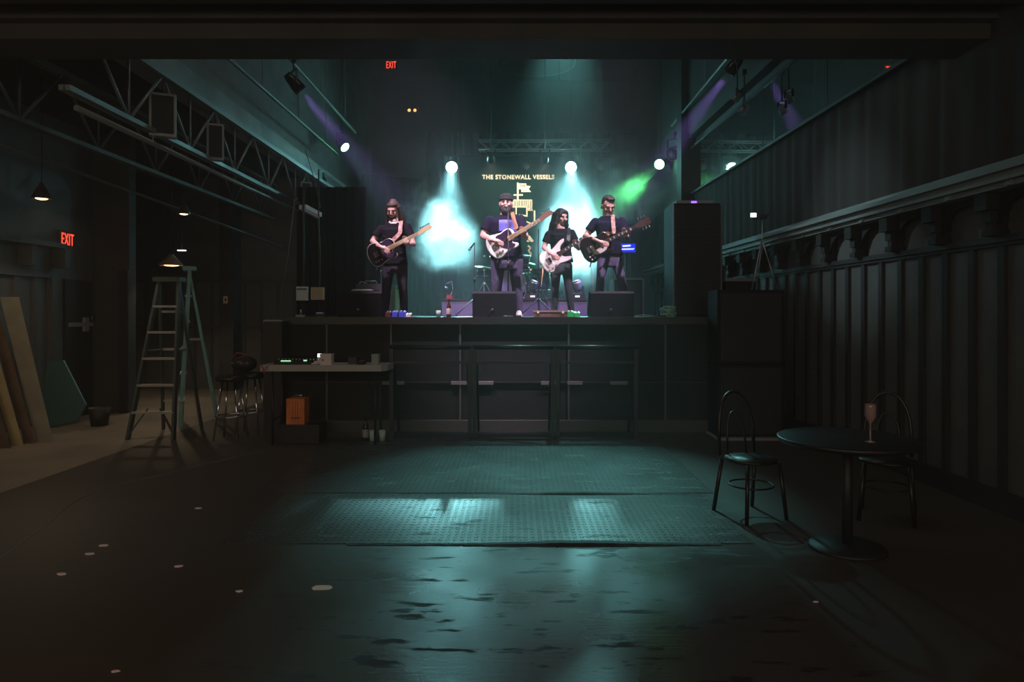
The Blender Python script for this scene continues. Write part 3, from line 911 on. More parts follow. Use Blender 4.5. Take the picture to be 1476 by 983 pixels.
# ================================================================== BANNER
BYY = 18.35
t = thing('band_banner', 'dark banner with cream band name and ship logo hanging behind the singer', 'banner', (at(752, 0, BYY).x, BYY, EYE))
a = at(662, 224, BYY); c = at(800, 420, BYY)
MB().box((a.x, BYY, c.z), (c.x+.25, BYY+.02, a.z)).build('cloth', M_cloth, t)
MB().cyl((a.x-.1, BYY+.01, a.z), (c.x+.35, BYY+.01, a.z), .025).build('hanging_rail', M_darksteel, t)
MB().cyl((a.x+.1, BYY+.01, a.z), (a.x+.1, BYY+.01, CEIL), .008).build('suspension_cable', M_darksteel, t)
MB().cyl((c.x+.1, BYY+.01, a.z), (c.x+.1, BYY+.01, CEIL), .008).build('suspension_cable', M_darksteel, t)
def bp_(px, py): q = at(px, py, BYY); return (q.x, q.z)
def bmap(cx, cz): return lambda u, v, h: Vector((cx+u, BYY-.006-h, cz+v))
cx, cz = bp_(747, 255.2)
text_mb('THE STONEWALL VESSELS', bmap(cx, cz), 6.6/F*BYY, 104/F*BYY, bold=.035).build('band_name_lettering', M_cream, t)
m = MB()
def seg(x0, y0, x1, y1, wd=2.2):
    p = at(x0, y0, BYY-.008); q = at(x1, y1, BYY-.008)
    m.beam(p, q, .006, wd/F*BYY, up=(0, 0, 1)) if abs(x1-x0) > abs(y1-y0) else m.beam(p, q, wd/F*BYY, .006, up=(0, 1, 0))
def quad(pts):
    m.prism([bp_(x, y) for x, y in pts], lambda u, v, h: Vector((u, BYY-.004-h, v)), 0, .006)
seg(746.3, 263, 746.3, 290, 2.4)                # mast
seg(740.5, 281, 753.5, 281, 2.0)                # spar
quad([(748, 264.5), (758.5, 264.5), (758.5, 267.8), (765, 268.2), (762, 272.5), (765.5, 276.8), (751.5, 276.8), (751.5, 272.8), (748, 272.8)])   # pennant
seg(738.5, 288.4, 766.5, 288.4, 1.6); seg(738.5, 298.2, 760, 298.2, 1.6)
for i in range(10): seg(740+i*2.5, 288, 740+i*2.5, 298.5, 1.3)
for i in range(3): seg(762+i*1.9, 288, 762+i*1.9, 303.5, 1.1)
seg(766.3, 288, 766.3, 304, 1.8); seg(758, 303.2, 768, 303.2, 1.8)
seg(759.5, 298, 759.5, 311.5, 2.0); seg(748, 309.5, 760.5, 311.5, 1.8); seg(744, 299, 744, 309, 1.6)
seg(770.5, 303.5, 770.5, 322, 2.2); seg(764, 323, 772, 324, 1.8)
seg(754, 318, 770, 323.5, 1.8)
quad([(752, 327), (759, 323), (768, 326), (760, 331)])
quad([(758, 338), (764, 340), (769.5, 347.5), (766, 349), (758.5, 343)])
quad([(759, 346), (762, 346.5), (763, 349), (759.5, 348.5)])
seg(761, 354, 765, 357, 2.4); seg(765, 357, 761.5, 361.5, 2.4); seg(761.5, 361.5, 766, 366, 2.4); seg(766, 366, 762, 371, 2.6)
m.build('ship_logo', M_cream, t)
m = MB()
x_, z_ = bp_(753.2, 268)
tm = text_mb('THE', lambda u, v, h: Vector((x_+u, BYY-.013-h, z_+v)), 3.2/F*BYY, 8/F*BYY, bold=.03); m.add(tm.v, tm.f)
x2, z2 = bp_(757.5, 274); tm = text_mb('S.V.', lambda u, v, h: Vector((x2+u, BYY-.013-h, z2+v)), 2.6/F*BYY, 9/F*BYY, bold=.02); m.add(tm.v, tm.f)
m.build('pennant_lettering', M_cloth, t)

# ================================================================== LIGHT FIXTURES
def par_can(name, p, target, r, lens, label, body=M_black, group=None, hang=None, led=False, length=None):
    p = Vector(p); d = (Vector(target)-p).normalized(); L_ = length or r*2.4
    t = thing(name, label, 'stage light', p, group)
    MB().lathe([(0, -L_), (r*.55, -L_), (r*.8, -L_*.75), (r, -L_*.3), (r, 0), (r*.93, 0), (r*.9, -r*.25), (0, -r*.25)], p, d, 20).build('housing', body, t)
    MB().lathe([(0, -r*.24), (r*.88, -r*.24), (r*.8, -r*.12), (0, -r*.10)], p, d, 20).build('lens', lens, t)
    x = d.cross(Vector((0, 0, 1))).normalized(); mid = p-d*L_*.5
    up = Vector((0, 0, r*1.9))
    m = MB()
    for s_ in (-1, 1): m.beam(mid+x*s_*r*1.15, mid+x*s_*r*1.15+up, .012, .035, (x))
    m.beam(mid-x*r*1.2+up, mid+x*r*1.2+up, .035, .012)
    m.build('yoke', M_darksteel, t)
    if hang:
        m = MB().cyl(mid+up, mid+Vector((0, 0, hang)), .012); m.cbox(mid+Vector((0, 0, hang)), (.06, .05, .07)); m.build('clamp', M_darksteel, t)
    return t, p, d

LY = 17.5
CYAN = (.34, .93, 1.0)
pA = at(651, 241, LY); pB = at(823, 241, LY)
tA, tB = at(640, 400, 13.0), at(828, 420, 12.6)
for p, tg, pw, lb in ((pA, tA, 15000, 'bright cyan stage light above the left smoke cloud'), (pB, tB, 34000, 'bright cyan stage light above the right smoke cloud')):
    t, q, d = par_can('cyan_stage_light', p, Vector((0, 0, EYE+.3)), .155, M_cyanlens, lb, group='stage lights on the rear truss', hang=CEIL-p.z-.06)
    spot('cyan_beam', q+d*.03, tg, pw, CYAN, 23, 1.0, .10, t)
    spot('cyan_spill', q+d*.03, (q.x*.25+.05, 4.2, 0), 160 if pw < 20000 else 2600, (.30, .92, .95), 17, 1.0, .12, t)
pG = at(950, 237, 16.0)
t, q, d = par_can('green_stage_light', pG, at(800, 300, 10), .13, M_greenlens, 'bright green stage light at the right aiming left', hang=CEIL-pG.z-.06, length=.3)
spot('green_beam', q+d*.03, at(850, 330, 14.0), 1300, (.12, 1, .25), 22, .8, .07, t)
pG2 = at(498, 213, 15.0)
t, q, d = par_can('green_side_light', pG2, at(640, 340, 13.5), .12, M_greenlens, 'green stage light above the left wing aiming right', hang=CEIL-pG2.z-.06, length=.3)
spot('green_side_beam', q+d*.03, at(560, 300, 13.5), 260, (.12, 1, .25), 22, .8, .05, t)
VIO = (.42, .22, 1.0)
pV1 = at(434, 131, 10.8); pV2 = at(1050, 106, 10.8)
t, q, d = par_can('violet_stage_light', pV1, at(520, 230, 11.4), .10, M_purplelens, 'violet stage light hanging from the left ceiling pipe', hang=.35, body=M_blackgloss, length=.32)
spot('violet_beam', q+d*.03, at(600, 330, 11.5), 3600, VIO, 19, .6, .05, t)
t, q, d = par_can('violet_stage_light', pV2, at(960, 230, 11.4), .10, M_purplelens, 'violet stage light hanging from the right ceiling pipe', hang=.35, body=M_blackgloss, length=.32)
spot('violet_beam', q+d*.03, at(880, 330, 11.5), 3600, VIO, 19, .6, .05, t)
# unlit fixtures on the truss
for px, py, lb in ((758, 239, 'unlit reddish par can at the middle of the rear truss'), (866, 240, 'unlit par can at the right end of the rear truss')):
    par_can('unlit_par_can', at(px, py, LY), Vector((0, 0, EYE)), .11, M_offlens, lb, body=M_darksteel, group='unlit par cans on the rear truss', hang=.42)
par_can('unlit_par_can', at(968, 222, 14.8), at(700, 380, 10), .15, M_offlens, 'dim round par can just above the right green light', body=M_greybox, group='unlit par cans at the right', hang=.4)
par_can('unlit_par_can', at(1058, 146, 10.2), at(900, 350, 11), .06, M_offlens, 'small fixture hanging below the right violet light, upper one', body=M_steel, hang=.55)
par_can('unlit_par_can', at(1068, 163, 10.2), at(900, 380, 11), .06, M_offlens, 'small fixture hanging below the right violet light, lower one', body=M_steel, hang=.55)
# front wash, hung over the near edge beam, and the floor light
def front_fixture(nm, lb, loc, tg, pw, col, ang, blend=.5, rad=.06):
    t, q, d = par_can(nm, loc, tg, .13, mat(nm+'_lens', col, .3, emit=col, estr=3), lb, hang=CEIL-loc[2]-.06)
    spot(nm+'_beam', q+d*.03, tg, pw, col, ang, blend, rad, t)
front_fixture('front_wash_light', 'pinkish front light hung high over the stage edge, left', (-2.2, 8.0, 7.0), (-.9, 10.1, 2.4), 2300, (1, .72, 1), 34)
front_fixture('front_wash_light', 'pinkish front light hung high over the stage edge, right', (2.1, 8.0, 7.0), (.6, 10.1, 2.4), 2300, (1, .74, 1), 34)
front_fixture('dance_floor_light', 'cyan light hung above the stage edge aiming at the floor', (.80, 10.9, 6.8), (.28, 6.6, 0), 3900, (.25, .80, .78), 33, 1.0, .04)
front_fixture('side_fill', 'added teal white fill lamp, out of view at the left, brightening the right wall', (-3.3, 8.9, 5.7), (3.85, 7.8, 2.55), 900, (.72, .97, 1), 19, 1.0, .08)  # added lamp, hidden by the beam, to light the frieze
BLT = mat('banner_light_lens', (1, .9, .75), .3, emit=(1, .9, .75), estr=3)  # light added to these cans to brighten the lettering
for px, lb in ((708, 'par can with added light for the start of the band name'), (785, 'par can with added light for the end of the band name')):
    p_ = at(px, 232, 16.7); tg_ = (p_.x*.95, 18.35, 4.5)
    t, q, d = par_can('banner_fill_can', p_, tg_, .10, BLT, lb, body=M_darksteel, group='par cans with light added for the banner', hang=CEIL-p_.z-.06)
    spot('banner_beam', q+d*.03, tg_, 210, (1, .92, .76), 82, .8, .05, t)

# rear truss
t = thing('lighting_truss', 'horizontal aluminium lighting truss above the banner', 'truss', at(785, 217, LY))
xl, xr = at(690, 0, LY).x, at(880, 0, LY).x
zt, zb = at(0, 203, LY).z, at(0, 216.5, LY).z
for y_, z_ in ((LY+.1, zt), (LY-.1, zt), (LY+.1, zb), (LY-.1, zb)):
    MB().cyl((xl, y_, z_), (xr, y_, z_), .02).build('chord', M_alu, t)
m = MB(); n = 12
for i in range(n):
    x = xl+(xr-xl)*i/n; x2 = xl+(xr-xl)*(i+1)/n
    m.cyl((x, LY-.1, zb if i % 2 else zt), (x2, LY-.1, zt if i % 2 else zb), .008)
    m.cyl((x, LY+.1, zb if i % 2 else zt), (x2, LY+.1, zt if i % 2 else zb), .008)
m.build('lacing', M_alu, t)
m = MB()
for x in (xl+.2, xr-.2): m.cyl((x, LY, zt), (x, LY, CEIL), .008)
m.build('suspension_cable', M_darksteel, t)

# ceiling pipes running to the stage
def pipe(x, h, y0, y1, r, label, mt=M_steel):
    m = MB().cyl((x, y0, EYE+h), (x, y1, EYE+h), r)
    n = 5
    for i in range(n):
        y = y0+(y1-y0)*(i+.5)/n
        m.cyl((x, y, EYE+h), (x, y, CEIL), .008)
    return tag(m.build('ceiling_pipe', mt), label, 'pipe', 'pipes hung under the ceiling')
pipe(-3.55, 3.98, 6.2, 15, .025, 'thin ceiling pipe carrying the left violet light')
pipe(-3.95, 3.5, 6.2, 15, .03, 'thin ceiling pipe just above the left bulkhead')
pipe(3.40, 4.12, 6.2, 15, .025, 'thin ceiling pipe carrying the right violet light')

# ceiling diffusers and disc
for px, s_, lb in ((481, 1, 'square ceiling vent at the left near the near beam'), (984, -1, 'square ceiling vent at the right near the near beam')):
    Y = 19.6; c = at(px, 93, Y); z = CEIL
    t = thing('ceiling_vent', lb, 'vent', (c.x, Y, z-.25), 'square ceiling vents')
    m = MB(); h1, h2 = .62, .36
    rg = []
    for hh, zz in ((h1, z), (h1, z-.03), (h2, z-.22), (h2-.05, z-.22), (h2-.05, z-.16)):
        rg.append([Vector((c.x+a*hh, Y+b*hh*.8, zz)) for a, b in ((-1, -1), (1, -1), (1, 1), (-1, 1))])
    m.loft(rg, smooth=False); m.build('hood', mat('vent_white', (.45, .46, .45), .6), t)
    m = MB()
    for i in range(5): m.box((c.x-h2+.06, Y-.22+i*.1, z-.215), (c.x+h2-.06, Y-.20+i*.1, z-.18))
    m.build('louvre', M_greybox, t)
t = thing('ceiling_disc', 'large round pale disc on the ceiling in the middle', 'ceiling disc', (at(775, 0, 19).x, 19.0, CEIL-.06))
MB().lathe([(0, 0), (1.0, 0), (1.05, .02), (1.05, .06), (0, .06)], (at(775, 0, 18.8).x, 18.9, CEIL-.06), n=40).build('disc_panel', mat('dim_disc', (.12, .11, .10), .7), t)
MB().lathe([(1.0, -.02), (1.06, -.02), (1.06, .0), (1.0, .0)], (at(775, 0, 18.8).x, 18.9, CEIL-.06), n=40).build('disc_rim', M_darksteel, t)


def exit_sign(name, c, u, n, W_, H_, label, mount=None, colmat=M_signred):
    """c centre, u lettering direction, n facing normal"""
    c = Vector(c); u = Vector(u).normalized(); n = Vector(n).normalized(); v = Vector((0, 0, 1))
    t = thing(name, label, 'exit sign', c-v*H_/2)
    f = lambda a, b_, h: c+u*a+v*b_+n*h
    m = MB().prism([(-W_/2, -H_/2), (W_/2, -H_/2), (W_/2, H_/2), (-W_/2, H_/2)], f, -.04, 0); m.build('housing', M_signbody, t)
    text_mb('EXIT', f and (lambda a, b_, h: c+u*a+v*b_+n*(h+.006)), H_*.72, W_*.84, bold=.0).build('exit_lettering', colmat, t)
    if mount:
        MB().cyl(c+v*H_/2, c+v*(H_/2+mount), .01).build('mounting_rod', M_darksteel, t)
    return t
c = at(564, 93.5, 18.4)
exit_sign('exit_sign', c, (1, 0, 0), (0, -1, 0), .31, .25, 'red EXIT sign hanging from the ceiling above the stage', mount=CEIL-c.z-.125)
c = Vector((-6.78, 10.3, EYE+107/F*10.3))
exit_sign('exit_sign', c+Vector((.0, 0, 0)), (-.06, 1, 0), (1, .06, 0), .36, .24, 'red EXIT sign on the left side wall')
# emergency light
c = at(594, 159, 20.35)
t = thing('emergency_light', 'twin amber emergency lamps high on the back wall', 'emergency light', c)
MB().cbox(c+Vector((0, .08, .06)), (.34, .12, .14)).build('battery_box', M_darksteel, t)
for s_ in (-1, 1):
    q = c+Vector((s_*.085, 0, 0))
    o = MB().lathe([(0, .06), (.05, .05), (.07, 0), (.065, 0)], q, (0, 1, 0)).build('lamp_head', M_darksteel, t)
    MB().ell(q+Vector((0, -.005, 0)), (.045, .02, .045)).build('bulb', M_dim_amb, o)

# ================================================================== LEFT JOISTS
def joist(x, z0, z1, ya, yb, first, pitch, label, mt=M_steel):
    t = thing('roof_joist', label, 'truss', (x, ya, EYE+z0), 'steel roof joists on the left')
    m = MB()
    for s_ in (-.035, .035):
        m.beam((x+s_, ya, EYE+z1), (x+s_, yb, EYE+z1), .05, .06)
    m.build('top_chord', mt, t)
    m = MB()
    for s_ in (-.03, .03): m.beam((x+s_, ya, EYE+z0), (x+s_, yb, EYE+z0), .04, .05)
    m.build('bottom_chord', mt, t)
    y = first; d = MB(); v = MB()
    while y < yb:
        v.cyl((x, y, EYE+z0), (x, y, EYE+z1), .012, n=8)
        d.cyl((x, y, EYE+z0), (x, min(y+pitch/2, yb), EYE+z1), .018, n=8)
        if y-pitch/2 > ya: d.cyl((x, y, EYE+z0), (x, y-pitch/2, EYE+z1), .018, n=8)
        y += pitch
    d.build('diagonal', mt, t); v.build('vertical', mt, t)
joist(-4.0, 2.0, 2.69, 6.03, 16.2, 7.04, 1.32, 'long steel joist with zigzag web nearest the stage')
joist(-5.1, 1.98, 2.69, 6.03, 14.4, 7.0, 1.32, 'second steel joist behind the first on the left', mat('shaded_joist_paint', (.07, .075, .07), .6))  # darker copy of the steel, shade put into its colour
m = MB().cyl((-4.0, 6.2, EYE+1.87), (-4.0, 15.5, EYE+1.87), .028)
for y in (7.5, 9.7, 12, 14): m.cyl((-4.0, y, EYE+1.87), (-4.0, y, EYE+2.0), .008)
tag(m.build('conduit_pipe', M_steel), 'thin pipe clipped below the nearest steel joist', 'pipe')
m = MB().cyl((-6.0, 7.5, EYE+1.98), (-4.9, 14.3, EYE+1.4), .022)
m.cyl((-6.0, 7.5, EYE+1.98), (-6.0, 7.5, EYE+2.88), .008)
tag(m.build('conduit_pipe', mat('shaded_pipe', (.07, .07, .065), .6)), 'sloping thin pipe under the left bay ceiling', 'pipe')  # shade under the bay put into the pipe's dark colour
# framed panels hung in the joist
for px0, px1, py0, py1, lb in ((217, 252, 134, 196, 'framed panel in the joist nearest the viewer'), (299, 322, 178, 230, 'framed panel in the joist, middle one'), (434, 449, 262, 296, 'framed panel in the joist nearest the stage')):
    xc = (px0+px1)/2; Y = 3.9*F/(CX-xc)
    a = at(px0, py0, Y); c = at(px1, py1, Y)
    t = thing('hanging_speaker', lb, 'speaker', ((a.x+c.x)/2, Y, c.z), 'framed panels hung in the joist')
    # turned to face the dance floor
    w_ = (c.x-a.x); M_ = Matrix.Translation(((a.x+c.x)/2, Y, (a.z+c.z)/2)) @ Matrix.Rotation(R(25), 4, 'Z')
    h_ = (a.z-c.z)/2
    MB().box((-w_/2, 0, -h_), (w_/2, .12, h_), M_).build('cabinet', M_greybox, t)
    MB().box((-w_/2+.025, -.012, -h_+.03), (w_/2-.025, 0, h_-.03), M_).build('grille', M_grill, t)
    MB().cyl(M_ @ Vector((0, .06, h_)), M_ @ Vector((0, .06, h_+.12)), .01).build('bracket', M_darksteel, t)
# pale batten light
t = thing('batten_light', 'white tilted batten fixture under the far end of the joist', 'light fixture', at(448, 305, 11.4))
m = MB(); m.beam(at(436, 298, 11.2), at(459, 310, 11.6), .14, .07); m.build('reflector', M_white, t)
m = MB(); m.beam(at(436, 302, 11.2), at(459, 314, 11.6), .05, .03); m.build('tube', M_label, t)
m = MB().cyl(at(440, 299, 11.3), (-3.98, 11.3, EYE+2.0), .008); m.cyl(at(455, 307, 11.5), (-3.98, 11.5, EYE+2.0), .008); m.build('hanger', M_darksteel, t)

for a_, b_, Y_, lb in (((425, 287), (401, 452), 10.4, 'thin cable hanging from the joist left of the grey control box'), ((459, 312), (461, 412), 10.85, 'thin cable hanging above the beige control box'), ((440, 216), (462, 300), 12.2, 'short cable hanging near the far end of the joist')):
    tag(MB().tube([at(*a_, Y_), at((a_[0]+b_[0])/2+2, (a_[1]+b_[1])/2, Y_), at(*b_, Y_)], .007).build('hanging_cable', mat('grey_cord', (.16, .16, .15), .6)), lb, 'cable')
# pendants in the left bay
def pendant(px, py, Y, r, pw, label, glow=M_warmbulb, top=EYE+2.9):
    c = at(px, py, Y)
    t = thing('pendant_lamp', label, 'lamp', c, 'pendant lamps in the left bay')
    MB().lathe([(r, 0), (r*.98, .02), (r*.55, .12), (r*.25, .17), (r*.2, .2), (0, .2), (0, .19), (r*.22, .15), (r*.5, .10), (r*.95, .0)], c, n=24, cap=False).build('lamp_shade', mat('shade_enamel', (.30, .22, .16) if r > .15 else (.05, .04, .035), .35), t)
    MB().ell(c+Vector((0, 0, .012)), (r*.62, r*.62, .022)).build('bulb', glow, t)
    MB().cyl(c+Vector((0, 0, .2)), (c.x, c.y, top), .006).build('cord', M_black, t)
    l = bpy.data.lights.new('pendant_glow', 'SPOT'); l.energy = pw; l.color = (1, .76, .50); l.shadow_soft_size = .04; l.spot_size = R(140); l.spot_blend = .5
    o = bpy.data.objects.new('pendant_glow', l); COL.objects.link(o); o.parent = t; o.location = (0, 0, -.02)
pendant(247, 383, 12.0, .20, 45, 'glowing warm pendant lamp above the step ladders')
pendant(265, 309, 10.8, .10, 1, 'small amber pendant lamp high above the ladders')
pendant(60, 287, 8.3, .11, 40, 'amber pendant lamp over the leaning boards')
# small white light
c = at(262, 361, 12.3)
t = thing('tube_light', 'short white tube light just above the glowing pendant', 'light fixture', c)
MB().cbox(c, (.14, .05, .02)).build('tube', M_whitescreen, t)
MB().cyl(c+Vector((0, .0, .01)), (c.x, c.y, EYE+2.9), .006).build('cord', M_black, t)

# ================================================================== LEFT BAY CONTENTS
# wall trims of left side
m = MB().box((-6.85, 3, 2.55), (-6.6, 10.0, 2.62)); m.box((-6.85, 3, 2.12), (-6.78, 10.0, 2.17)); m.box((-6.85, 9.95, 0), (-6.77, 10.02, 2.17))
for i in range(10): m.box((-6.85, 6.3+.37*i, .1), (-6.81, 6.36+.37*i, 2.12))
for i in range(6): m.box((-6.85, 6.6+.69*i, 2.27), (-6.65, 6.72+.69*i, 2.55))
struct('trim_10', m, mat('left_trim', (.08, .08, .078), .45))
m = MB().box((-9.4, LB-.05, 1.28), (-4.1, LB, 1.34)); m.box((-9.4, LB-.06, 2.25), (-4.1, LB, 2.32))
for i in range(15): m.box((-9.3+.35*i, LB-.03, .1), (-9.25+.35*i, LB, 2.25))
struct('trim_11', m, mat('bay_trim', (.06, .06, .056), .5))
# exit door on the left wall
m = MB().box((-6.85, 10.3, 0), (-6.81, 10.95, 2.12)); struct('door_1', m, M_black)
M_dullbar = mat('dull_bar', (.25, .25, .24), .8, spec=.1)
t = thing('push_bar', 'metal push bar across the dark exit door', 'door handle', (-6.6, 10.1, 1.43))
m = MB().beam((-6.78, 10.35, 1.43), (-6.78, 10.9, 1.43), .04, .06); m.build('bar', M_dullbar, t)
m = MB().cbox((-6.79, 10.75, 1.43), (.05, .10, .22)); m.build('latch_case', M_dullbar, t)
m = MB().box((-6.9+.5, 10.96, 0), (-6.25, 11.0, 2.3)); struct('door_2', m, mat('dark_door', (.012, .012, .012), .5))
exit_sign('wall_plaque', at(129, 459, 10.94), (1, 0, 0), (0, -1, 0), .14, .09, 'small pale green wall plaque beside the dark door', colmat=mat('plaque_green', (.35, .55, .48), .5))
# light switch on post
struct('trim_12', slab(at(322, 0, 14.3).x, at(342, 0, 14.3).x, 14.1, LB, 0, EYE+2.9), M_wall)
t = thing('light_switch', 'small white switch plate on the dark post', 'switch', at(323, 432, 14.08))
MB().cbox(at(325, 432, 14.09), (.09, .012, .15)).build('plate', M_label, t)
MB().cbox(at(325, 432, 14.08), (.03, .01, .06)).build('rocker', M_darksteel, t)

def board(px_b0, px_b1, py_b, px_t0, px_t1, py_t, Yb, thick, dep, mt, name, label):
    """sheet leaning back to the left wall: its near end is seen edge on"""
    b0 = at(px_b0, py_b, Yb); b1 = at(px_b1, py_b-3, Yb); b0.z = 0; b1.z = 0
    t0 = at(px_t0, py_t, Yb); t1 = at(px_t1, py_t, Yb)
    dv = Vector((dep[0], dep[1], 0))
    m = MB()
    vs = [b0, b1, b1+dv, b0+dv, t0, t1, t1+dv, t0+dv]
    m.add(vs, [(3,2,1,0),(4,5,6,7),(0,1,5,4),(1,2,6,5),(2,3,7,6),(3,0,4,7)])
    o = m.build(name, mt); return tag(o, label, 'board')
board(52, 77, 624, 0, 27, 428, 8.5, .02, (-.10, .14), M_tan, 'plywood_sheet', 'tall grey tan plywood sheet leaning at the far left')
board(36, 51, 631, -20, -5, 440, 8.4, .02, (-.08, .10), M_brownwood, 'wooden_board', 'dark brown board leaning between plywood and yellow board')
board(17, 34, 637, -30, -13, 475, 8.25, .02, (-.08, .10), M_yellowwood, 'wooden_board', 'pale yellow board leaning at the far left')
board(-2, 16, 640, -44, -30, 500, 8.1, .02, (-.08, .10), M_brownwood, 'wooden_board', 'brown board leaning at the left edge of the picture')
Y = 9.5
m = MB(); pts = [(60, 521), (83, 519), (121, 583), (111, 604), (79, 613), (56, 613)]
P0 = [at(x, y, Y) for x, y in pts]
n = len(P0); vs = [p+Vector((0, .0, 0)) for p in P0]+[p+Vector((.0, .03, 0)) for p in P0]
m.add(vs, [tuple(reversed(range(n))), tuple(range(n, 2*n))]+[(i, (i+1) % n, n+(i+1) % n, n+i) for i in range(n)])
m2 = MB(); m2.v = [Vector((p.x, p.y+(p.z)*.12, max(p.z-.01, .004))) for p in m.v]; m2.f = m.f; m2.sm = m.sm
tag(m2.build('teal_panel', M_teal), 'teal sheet leaning against the wall behind the plywood', 'board')
t = thing('round_bucket', 'small dark round bucket on the floor by the dark door', 'bucket', (at(134, 0, 9.6).x, 9.75, 0))
bx_ = at(134, 0, 9.6).x
MB().lathe([(0, 0), (.11, 0), (.14, .26), (.13, .26), (.10, .01), (0, .01)], (bx_, 9.75, 0)).build('pail', M_black, t)
MB().tube([(bx_-.14, 9.75, .25), (bx_-.08, 9.75, .16), (bx_, 9.62, .14), (bx_+.08, 9.75, .16), (bx_+.14, 9.75, .25)], .005).build('handle', M_darksteel, t)


def ladder(name, label, F0, F1, B0, B1, T0, T1, nsteps, railm, stepm, rd=.075):
    """step ladder: F feet of the step side, B feet of the back side, T top ends"""
    F0, F1, B0, B1, T0, T1 = map(Vector, (F0, F1, B0, B1, T0, T1))
    t = thing(name, label, 'ladder', (F0+F1+B0+B1)/4, 'step ladders in the left bay')
    ax = (F1-F0).normalized()
    for p, q in ((F0, T0), (F1, T1)): MB().beam(p+Vector((0, 0, .0)), q, .032, rd, up=ax.cross(q-p)).build('front_rail', railm, t)
    for p, q in ((B0, T0), (B1, T1)): MB().beam(p, q-Vector((0, 0, .05)), .028, rd*.65, up=ax.cross(q-p)).build('rear_rail', railm, t)
    for k in range(1, nsteps+1):
        s_ = k/(nsteps+1)
        p = F0.lerp(T0, s_); q = F1.lerp(T1, s_)
        MB().beam(p, q, .085, .028).build('step', stepm, t)
    for s_ in (.2, .55, .8): MB().beam(B0.lerp(T0, s_), B1.lerp(T1, s_), .02, .03).build('back_brace', stepm, t)
    s1 = .19
    m = MB()
    m.beam(F0.lerp(T0, .03), F0.lerp(T0, s1).lerp(F1.lerp(T1, s1), .35), .02, .02); m.beam(F1.lerp(T1, .03), F1.lerp(T1, s1).lerp(F0.lerp(T0, s1), .35), .02, .02)
    m.build('corner_brace', railm, t)
    c = (T0+T1)/2
    M_ = Matrix.Translation(c+Vector((0, 0, .02))) @ Matrix.Rotation(math.atan2(ax.y, ax.x), 4, 'Z')
    w_ = (T1-T0).length/2+.05
    MB().box((-w_, -.09, -.03), (w_, .09, .03), M_).build('top_cap', railm, t)
    m = MB(); m.beam(F0.lerp(T0, .55), B0.lerp(T0, .55), .012, .02); m.beam(F1.lerp(T1, .55), B1.lerp(T1, .55), .012, .02); m.build('spreader', M_alu, t)
YA = 8.65
def gp(px, py, Y): p = at(px, py, Y); p.z = 0; return p
a0, a1 = gp(184, 0, YA), gp(250, 0, YA)
tA_, tB_ = at(230, 405, YA+.42), at(258, 405, YA+.42)
ladder('step_ladder', 'dark step ladder facing the viewer with pale steps', a0, a1, a0+Vector((.05, .78, 0)), a1+Vector((0, .78, 0)), tA_, tB_, 5, mat('dark_rail', (.05, .06, .055), .5), M_step)
f0 = gp(259, 0, 9.65)
c0 = at(273.5, 389, 9.8)
b0_ = gp(313, 0, 9.95)
ladder('step_ladder', 'step ladder with teal lit rails standing sideways right of the dark one', f0, f0+Vector((-.22, .50, 0)), b0_, b0_+Vector((-.20, .5, 0)),
       c0, c0+Vector((-.12, .26, 0)), 5, M_teallit, M_step, rd=.048)

# bar stools
def stool(px, Y, label, src=None):
    x = at(px, 0, Y).x
    t = thing('bar_stool', label, 'stool', (x, Y, 0), 'chrome legged bar stools by the table')
    MB().lathe([(0, .74), (.17, .74), (.185, .76), (.185, .80), (.16, .815), (0, .82)], (x, Y, 0)).build('seat', M_blackgloss, t)
    for a in range(4):
        an = PI/4+a*PI/2
        MB().cyl((x+.11*math.cos(an), Y+.11*math.sin(an), .745), (x+.22*math.cos(an), Y+.22*math.sin(an), .005), .013).build('leg', M_chrome, t)
    pts = [(x+.185*math.cos(2*PI*i/24), Y+.185*math.sin(2*PI*i/24), .30) for i in range(25)]
    MB().tube(pts, .009).build('foot_ring', M_chrome, t)
stool(333, 8.7, 'chrome legged bar stool on the left of the pair by the table')
stool(362, 9.1, 'chrome legged bar stool right behind its twin by the table')
# red cloth bundle on a stool
t = thing('red_bundle', 'small bundle with red strap and buckles on a bar stool', 'bag', (at(345, 0, 9.1).x+.1, 9.1, .82))
xx = at(352, 0, 9.1).x
m = MB().ell((xx, 9.1, .93), (.17, .13, .11)); m.build('bag_body', M_black, t)
MB().tube([(xx-.12, 9.0, .98), (xx-.05, 8.97, 1.08), (xx+.06, 8.97, 1.07), (xx+.12, 9.0, .98)], .012).build('strap', M_red, t)
m = MB()
for dx in (-.1, .02, .1): m.cbox((xx+dx, 8.96, .95), (.03, .01, .015))
m.build('buckle', M_chrome, t)

# work table with its things
TY = 8.25; TZ = EYE-(530-CY)/F*TY
t = thing('folding_table', 'long pale folding table in front of the left end of the stage', 'table', (at(465, 0, TY).x, TY+.25, 0))
x0, x1 = at(375, 0, TY).x, at(553, 0, TY).x
MB().prism([(x0, TY), (x1-.03, TY), (x1+.03, TY+.10), (x1+.04, TY+.48), (x0, TY+.5)], lambda u, v, h: Vector((u, v, h)), TZ-.045, TZ+.03).build('tabletop', M_fold, t)
for sx in (x0+.12, x1-.12):
    for sy in (TY+.08, TY+.42): MB().cyl((sx, sy, TZ-.04), (sx, sy, 0), .015).build('leg', M_darksteel, t)
MB().cyl((x0+.12, TY+.08, .3), (x0+.12, TY+.42, .3), .01).build('leg_brace', M_darksteel, t)
TT = TZ+.03
def tb(px, yo=.1): return at(px, 0, TY+yo).x
t = thing('mixing_console', 'low dark mixer with small lit displays on the folding table', 'mixer', (tb(420), TY+.2, TT))
